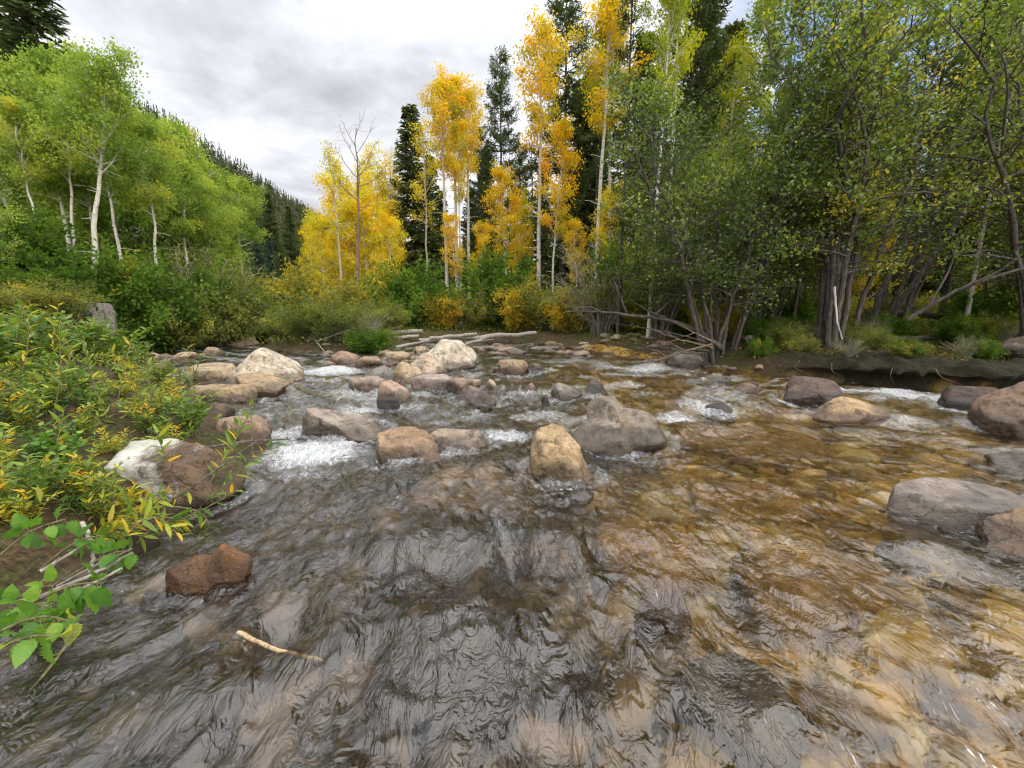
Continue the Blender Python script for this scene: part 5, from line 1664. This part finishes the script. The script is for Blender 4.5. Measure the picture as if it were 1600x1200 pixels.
for i, (px, py, y, lab) in enumerate([(185, 552, 6.5, 'tall pale-green herb standing up right of the grey rock'), (128, 548, 6.3, 'tall silvery-leaved herb standing in front of the grey rock'),
                                      (70, 600, 5.0, 'tall green herb in the middle of the left-hand plants'), (22, 610, 4.2, 'tall green herb at the left edge'), (40, 545, 7.5, 'blue-green leafy herb high on the left slope')]):
    b_ = at_y(px, py, y)
    plant(HB[2], b_[0], y, lab, 'plant', None, 1.05, i * 1.3)

# undergrowth and litter that nobody could count
def scatter_leaves(name, pts_fn, n, size, mat, seed, lift=.0, flat=1.2, asp=.7, tv=.2, tm=.5, droop=.0, hexa=False):
    rg = np.random.default_rng(seed)
    P = pts_fn(rg, n)
    g = Geo()
    leaf_geo(g, P + np.array([0, 0, 1.0]) * rg.uniform(0, lift + 1e-6, len(P))[:, None], np.clip(rg.normal(tm, tv, len(P)), 0, 1), size, rg, asp, droop, hexa, None, flat)
    return tag(link(name, g.mesh(name, mat, False)), kind='stuff')


def left_pts(rg, n):
    x = -rg.uniform(0, 1, n * 3) ** .7 * 22 - 1.8
    y = rg.uniform(.6, 20, n * 3)
    d = stream_d(x, y)
    ok = (d > .12) & (d < 7)
    x, y, d = x[ok][:n], y[ok][:n], d[ok][:n]
    return np.stack([x, y, land_z(x, y, d) + .01], 1)


def right_pts(rg, n):
    x = rg.uniform(3.5, 22, n * 3)
    y = rg.uniform(7.2, 24, n * 3)
    d = stream_d(x, y)
    ok = (d > .25) & (d < 12)
    x, y, d = x[ok][:n], y[ok][:n], d[ok][:n]
    return np.stack([x, y - .15 * (d < .6), land_z(x, y, d) + .012], 1)


def far_pts(rg, n):
    x = rg.uniform(-18, 8, n * 4)
    y = rg.uniform(14, 27, n * 4)
    d = stream_d(x, y)
    ok = (d > .1) & (d < 7)
    x, y, d = x[ok][:n], y[ok][:n], d[ok][:n]
    return np.stack([x, y, land_z(x, y, d) + .01], 1)


scatter_leaves('undergrowth', left_pts, 16000, .09, L_SHR, 1, .28, .5, .45, .2, .42, 0)
scatter_leaves('fallen_leaves', right_pts, 16000, .07, leaf_mat('litter_leaf', [(0, (.06, .035, .015)), (.45, (.20, .12, .04)), (.75, (.42, .30, .06)), (1, (.60, .46, .10))], .1), 2, .0, 3.0, .8, .25, .45)
scatter_leaves('moss_tufts', right_pts, 16000, .07, leaf_mat('moss', [(0, (.03, .045, .008)), (1, (.12, .15, .03))], .2), 4, .05, 0.0, .35, .25, .5, -1.0)
scatter_leaves('bank_grass', far_pts, 12000, .14, leaf_mat('grass', [(0, (.07, .13, .02)), (.6, (.17, .24, .04)), (1, (.4, .34, .08))], .4), 3, .1, 0.0, .14, .2, .45, -1.6)


# ------------------------------------------------------------------ dead wood
def wood(label, segs, r0, r1, mat, cat='log', name='fallen_log', subs=(), k=8, seed=0):
    rg = np.random.default_rng(seed + 900)
    P = np.array(segs, float)
    kk = np.linspace(0, 1, len(P))
    m = np.linspace(0, 1, 14)
    Q = np.stack([np.interp(m, kk, P[:, q]) for q in range(3)], 1)
    for _ in range(2):
        Q[1:-1] = (Q[:-2] + 2 * Q[1:-1] + Q[2:]) / 4
    Q[1:-1] += rg.normal(size=(12, 3)) * min(r0 * .22, (.0025 if cat == 'stick' else .006) * np.linalg.norm(Q[-1] - Q[0]))
    base = Q[0].copy()
    g = Geo()
    tube(g, Q - base, np.linspace(r0, r1, 14), k, True, .06, rg)
    for sb in subs:
        S = np.array(sb, float) - base
        m2 = np.linspace(0, 1, 8)
        k2 = np.linspace(0, 1, len(S))
        S = np.stack([np.interp(m2, k2, S[:, q]) for q in range(3)], 1)
        S[1:] += np.cumsum(rg.normal(size=(7, 3)), 0) * r0 * .12
        tube(g, S, np.linspace(max(r1, r0 * .45), r1 * .4, 8), 5, True)
    o = link(name, g.mesh(name, mat), None, base)
    return tag(o, label, cat)


wood('long pale grey log lying along the far bank right of the pale boulder', PY((655, 533, 18.4), (740, 527, 18.6), (838, 520, 19)), .13, .09, B_GRY, seed=1)
wood('short grey log on the far bank left of the long pale one', PY((598, 521, 18.5), (660, 517, 18.6)), .12, .09, B_GRY, seed=2)
wood('grey log end sticking out beside the willow mound', PY((600, 530, 17.6), (655, 525, 17.9)), .10, .07, B_GRY, seed=3)
wood('broken pale branch pointing up the gravel bar', PY((618, 543, 15.5), (668, 532, 17)), .07, .03, B_GRY, 'branch', 'dead_branch', seed=4)
wood('pale forked branch at the right end of the pale boulder', PY((728, 538, 16.5), (765, 526, 17.5)), .07, .03, B_GRY, 'branch', 'dead_branch', [PY((740, 535, 16.8), (772, 530, 17.2))], seed=5)
wood('bleached log lying on the gravel behind the pale boulder', PY((672, 529, 18), (745, 522, 18.6)), .09, .07, B_GRY, seed=6)
wood('dark fallen limb curving left from the root clump over the far shore', PY((1130, 545, 10.6), (1085, 512, 11), (1040, 496, 11.4), (985, 492, 11.8), (940, 487, 12.1), (884, 487, 12.5)), .075, .018, B_ALD, 'limb', 'fallen_limb',
     [PY((980, 491, 11.9), (962, 445, 12), (938, 398, 12)), PY((1040, 496, 11.4), (1010, 485, 11.4), (985, 470, 11.3)), PY((1020, 495, 11.5), (1035, 480, 11.4), (1046, 470, 11.3)), PY((940, 488, 12), (920, 478, 12), (905, 482, 12))], seed=7)
for i, (sg_, lab) in enumerate([(PY((1112, 543, 10.4), (1060, 530, 10.6), (1010, 512, 11)), 'grey dead branch slanting left from the root clump'), (PY((1108, 548, 10.3), (1060, 545, 10.5), (1005, 540, 10.8)), 'level grey dead branch low at the root clump'),
                                (PY((1112, 538, 10.3), (1070, 548, 10.2), (1015, 566, 10.2)), 'pale dead branch dipping to the water at the root clump'), (PY((1100, 552, 10.2), (1050, 552, 10.4), (985, 541, 11)), 'long thin dead branch over the far shore cobbles'),
                                (PY((1116, 535, 10.4), (1085, 520, 10.6), (1062, 508, 10.8)), 'short dead branch stub at the root clump'), (PY((1105, 535, 10.6), (1050, 520, 11), (950, 503, 12)), 'thin dead branch running under the dark fallen limb')]):
    mid = sg_[1]
    wood(lab, sg_, .024, .006, B_ALD if i % 2 else B_RED, 'branch', 'dead_branch', [[mid, mid + np.array([-.35, .1, .22])], [mid, mid + np.array([-.4, -.1, -.1])], [mid * .5 + sg_[2] * .5, mid * .5 + sg_[2] * .5 + np.array([-.3, .1, .18])]], seed=10 + i)
for i, (sg_, r0, lab, mt) in enumerate([(PY((1163, 523, 12), (1262, 511, 13)), .11, 'pale weathered log between the two alder clumps', B_GRY), (PY((1168, 529, 11.5), (1240, 520, 12)), .08, 'thinner log in front of the pale weathered one', B_GRY),
                                        (PY((1190, 511, 14), (1290, 499, 15)), .12, 'dark log lying behind the pale weathered one', B_ALD), (PY((1345, 515, 12.5), (1480, 505, 13.2), (1620, 497, 14)), .13, 'long dark log across the mossy bank right of the tall alder', B_ALD),
                                        (PY((1400, 488, 15), (1610, 508, 13.8)), .12, 'grey log slanting down to the right in the woods', B_ALD), (PY((1420, 482, 17), (1640, 486, 17)), .14, 'upper dark log in the right-hand woods', B_ALD),
                                        (PY((1300, 540, 10.8), (1420, 527, 11), (1540, 530, 11)), .07, 'thin dark log half sunk in the moss', B_DRK), (PY((1555, 566, 8.6), (1600, 573, 8.4), (1660, 577, 8.3)), .05, 'pale stick on the lip of the bank at the right edge', B_GRY)]):
    wood(lab, sg_, r0, r0 * .7, mt, seed=20 + i)
wood('bleached barkless stick standing against the tall alder clump', PY((1304, 448, 9.3), (1306, 485, 9.3), (1309, 508, 9.25), (1316, 530, 9.2)), .024, .011, bark_mat('bleached_wood', [(.28, .26, .23), (.46, .43, .39), (.58, .55, .51)], (10, 10, 2), .2), 'stick', 'bleached_stick', seed=40)
wood('bare dark limb slanting up to the right edge above the mossy bank', PY((1418, 500, 9.2), (1470, 466, 8.9), (1530, 440, 8.6), (1640, 408, 8.1)), .045, .025, B_ALD, 'limb', 'fallen_limb', [PY((1500, 452, 8.7), (1560, 425, 8.4), (1600, 395, 8.2)), PY((1450, 480, 9), (1485, 420, 8.9), (1500, 370, 8.8))], seed=41)
# root tangle under the willow mound
rgw = np.random.default_rng(77)
for i in range(16):
    px = rgw.uniform(445, 600)
    a_ = at_y(px, rgw.uniform(515, 535), 15.6)
    c_ = at_y(px + rgw.uniform(-60, 40), rgw.uniform(548, 560), 14.4)
    mid = (a_ + c_) / 2 + rgw.normal(size=3) * .25
    wood('grey dead branch in the tangle under the willow mound', [a_, mid, c_], rgw.uniform(.02, .05), .01, B_GRY if i % 3 else B_DRK, 'branch', 'dead_branch', [[mid, mid + rgw.normal(size=3) * .4]], seed=50 + i)['group'] = 'dead branches under the willow mound'
# foreground stick and twigs
wood('pale peeled stick floating in the foreground riffle', [on_z(372, 988, .06), on_z(430, 1015, .05), on_z(505, 1034, .0)], .0085, .006, bark_mat('peeled_stick', [(.16, .10, .06), (.38, .27, .16), (.52, .40, .26)], (30, 30, 9), .5), 'stick', 'floating_stick', seed=80)
for i, (sg_, r0, lab) in enumerate([(PY((-30, 955, 1.65), (60, 935, 1.66), (150, 897, 1.7), (207, 864, 1.75)), .012, 'long pale twig pointing at the water, bottom left'), (PY((65, 892, 1.75), (105, 868, 1.8), (135, 848, 1.85)), .009, 'short pale twig above the long one'),
                                    (PY((128, 816, 1.95), (144, 850, 1.9), (147, 872, 1.85), (140, 895, 1.8)), .011, 'upright crooked pale twig stuck in the bank'), (PY((20, 975, 1.55), (90, 940, 1.6), (190, 888, 1.68)), .010, 'twig lying alongside the long pale one'),
                                    (PY((90, 915, 1.75), (140, 888, 1.75), (205, 858, 1.8)), .007, 'thin twig crossing the long pale one'), (PY((200, 780, 2.55), (260, 790, 2.5), (400, 690, 2.9)), .009, 'dark twig below the willow sprigs'),
                                    (PY((320, 700, 3.2), (380, 690, 3.4), (452, 686, 3.7)), .012, 'dark twig reaching over the foam')]):
    wood(lab, sg_, r0, r0 * .55, B_GRY if 'dark' not in lab else B_ALD, 'twig', 'twig', seed=90 + i)
for i in range(22):
    r3 = np.random.default_rng(700 + i)
    py = r3.uniform(760, 960)
    px = r3.uniform(-30, np.interp(py, [760, 860, 960], [240, 130, 20]))
    yy = float(np.interp(py, [760, 960], [2.75, 1.6]))
    L_ = r3.uniform(40, 110)
    an = r3.uniform(-.2, .9)
    wood('thin grey twig in the litter at the left bank edge', PY((px, py, yy), (px + .5 * L_ * math.cos(an), py - .5 * L_ * math.sin(an) + r3.uniform(-6, 6), yy), (px + L_ * math.cos(an), py - L_ * math.sin(an), yy + .03)), r3.uniform(.004, .008), .002, B_GRY if i % 2 else B_ALD, 'twig', 'twig', seed=600 + i)['group'] = 'twigs at the left bank edge'
# roots hanging from the undercut bank
for i in range(11):
    x_ = 5.7 + i * .55 + rgw.uniform(-.25, .25)
    y_ = float(np.interp(x_, STREAM[24:31, 0], STREAM[24:31, 1])) - .25
    wood('thin dark root hanging from the undercut right bank', [(x_, y_ + .1, .36), (x_ + .2 * rgw.normal(), y_ - .15 + .1 * rgw.normal(), .24), (x_ + .3 * rgw.normal(), y_ - .1 + .1 * rgw.normal(), rgw.uniform(.02, .2))], rgw.uniform(.006, .014), .003, B_DRK, 'root', 'hanging_root', seed=120 + i)['group'] = 'roots under the right bank'
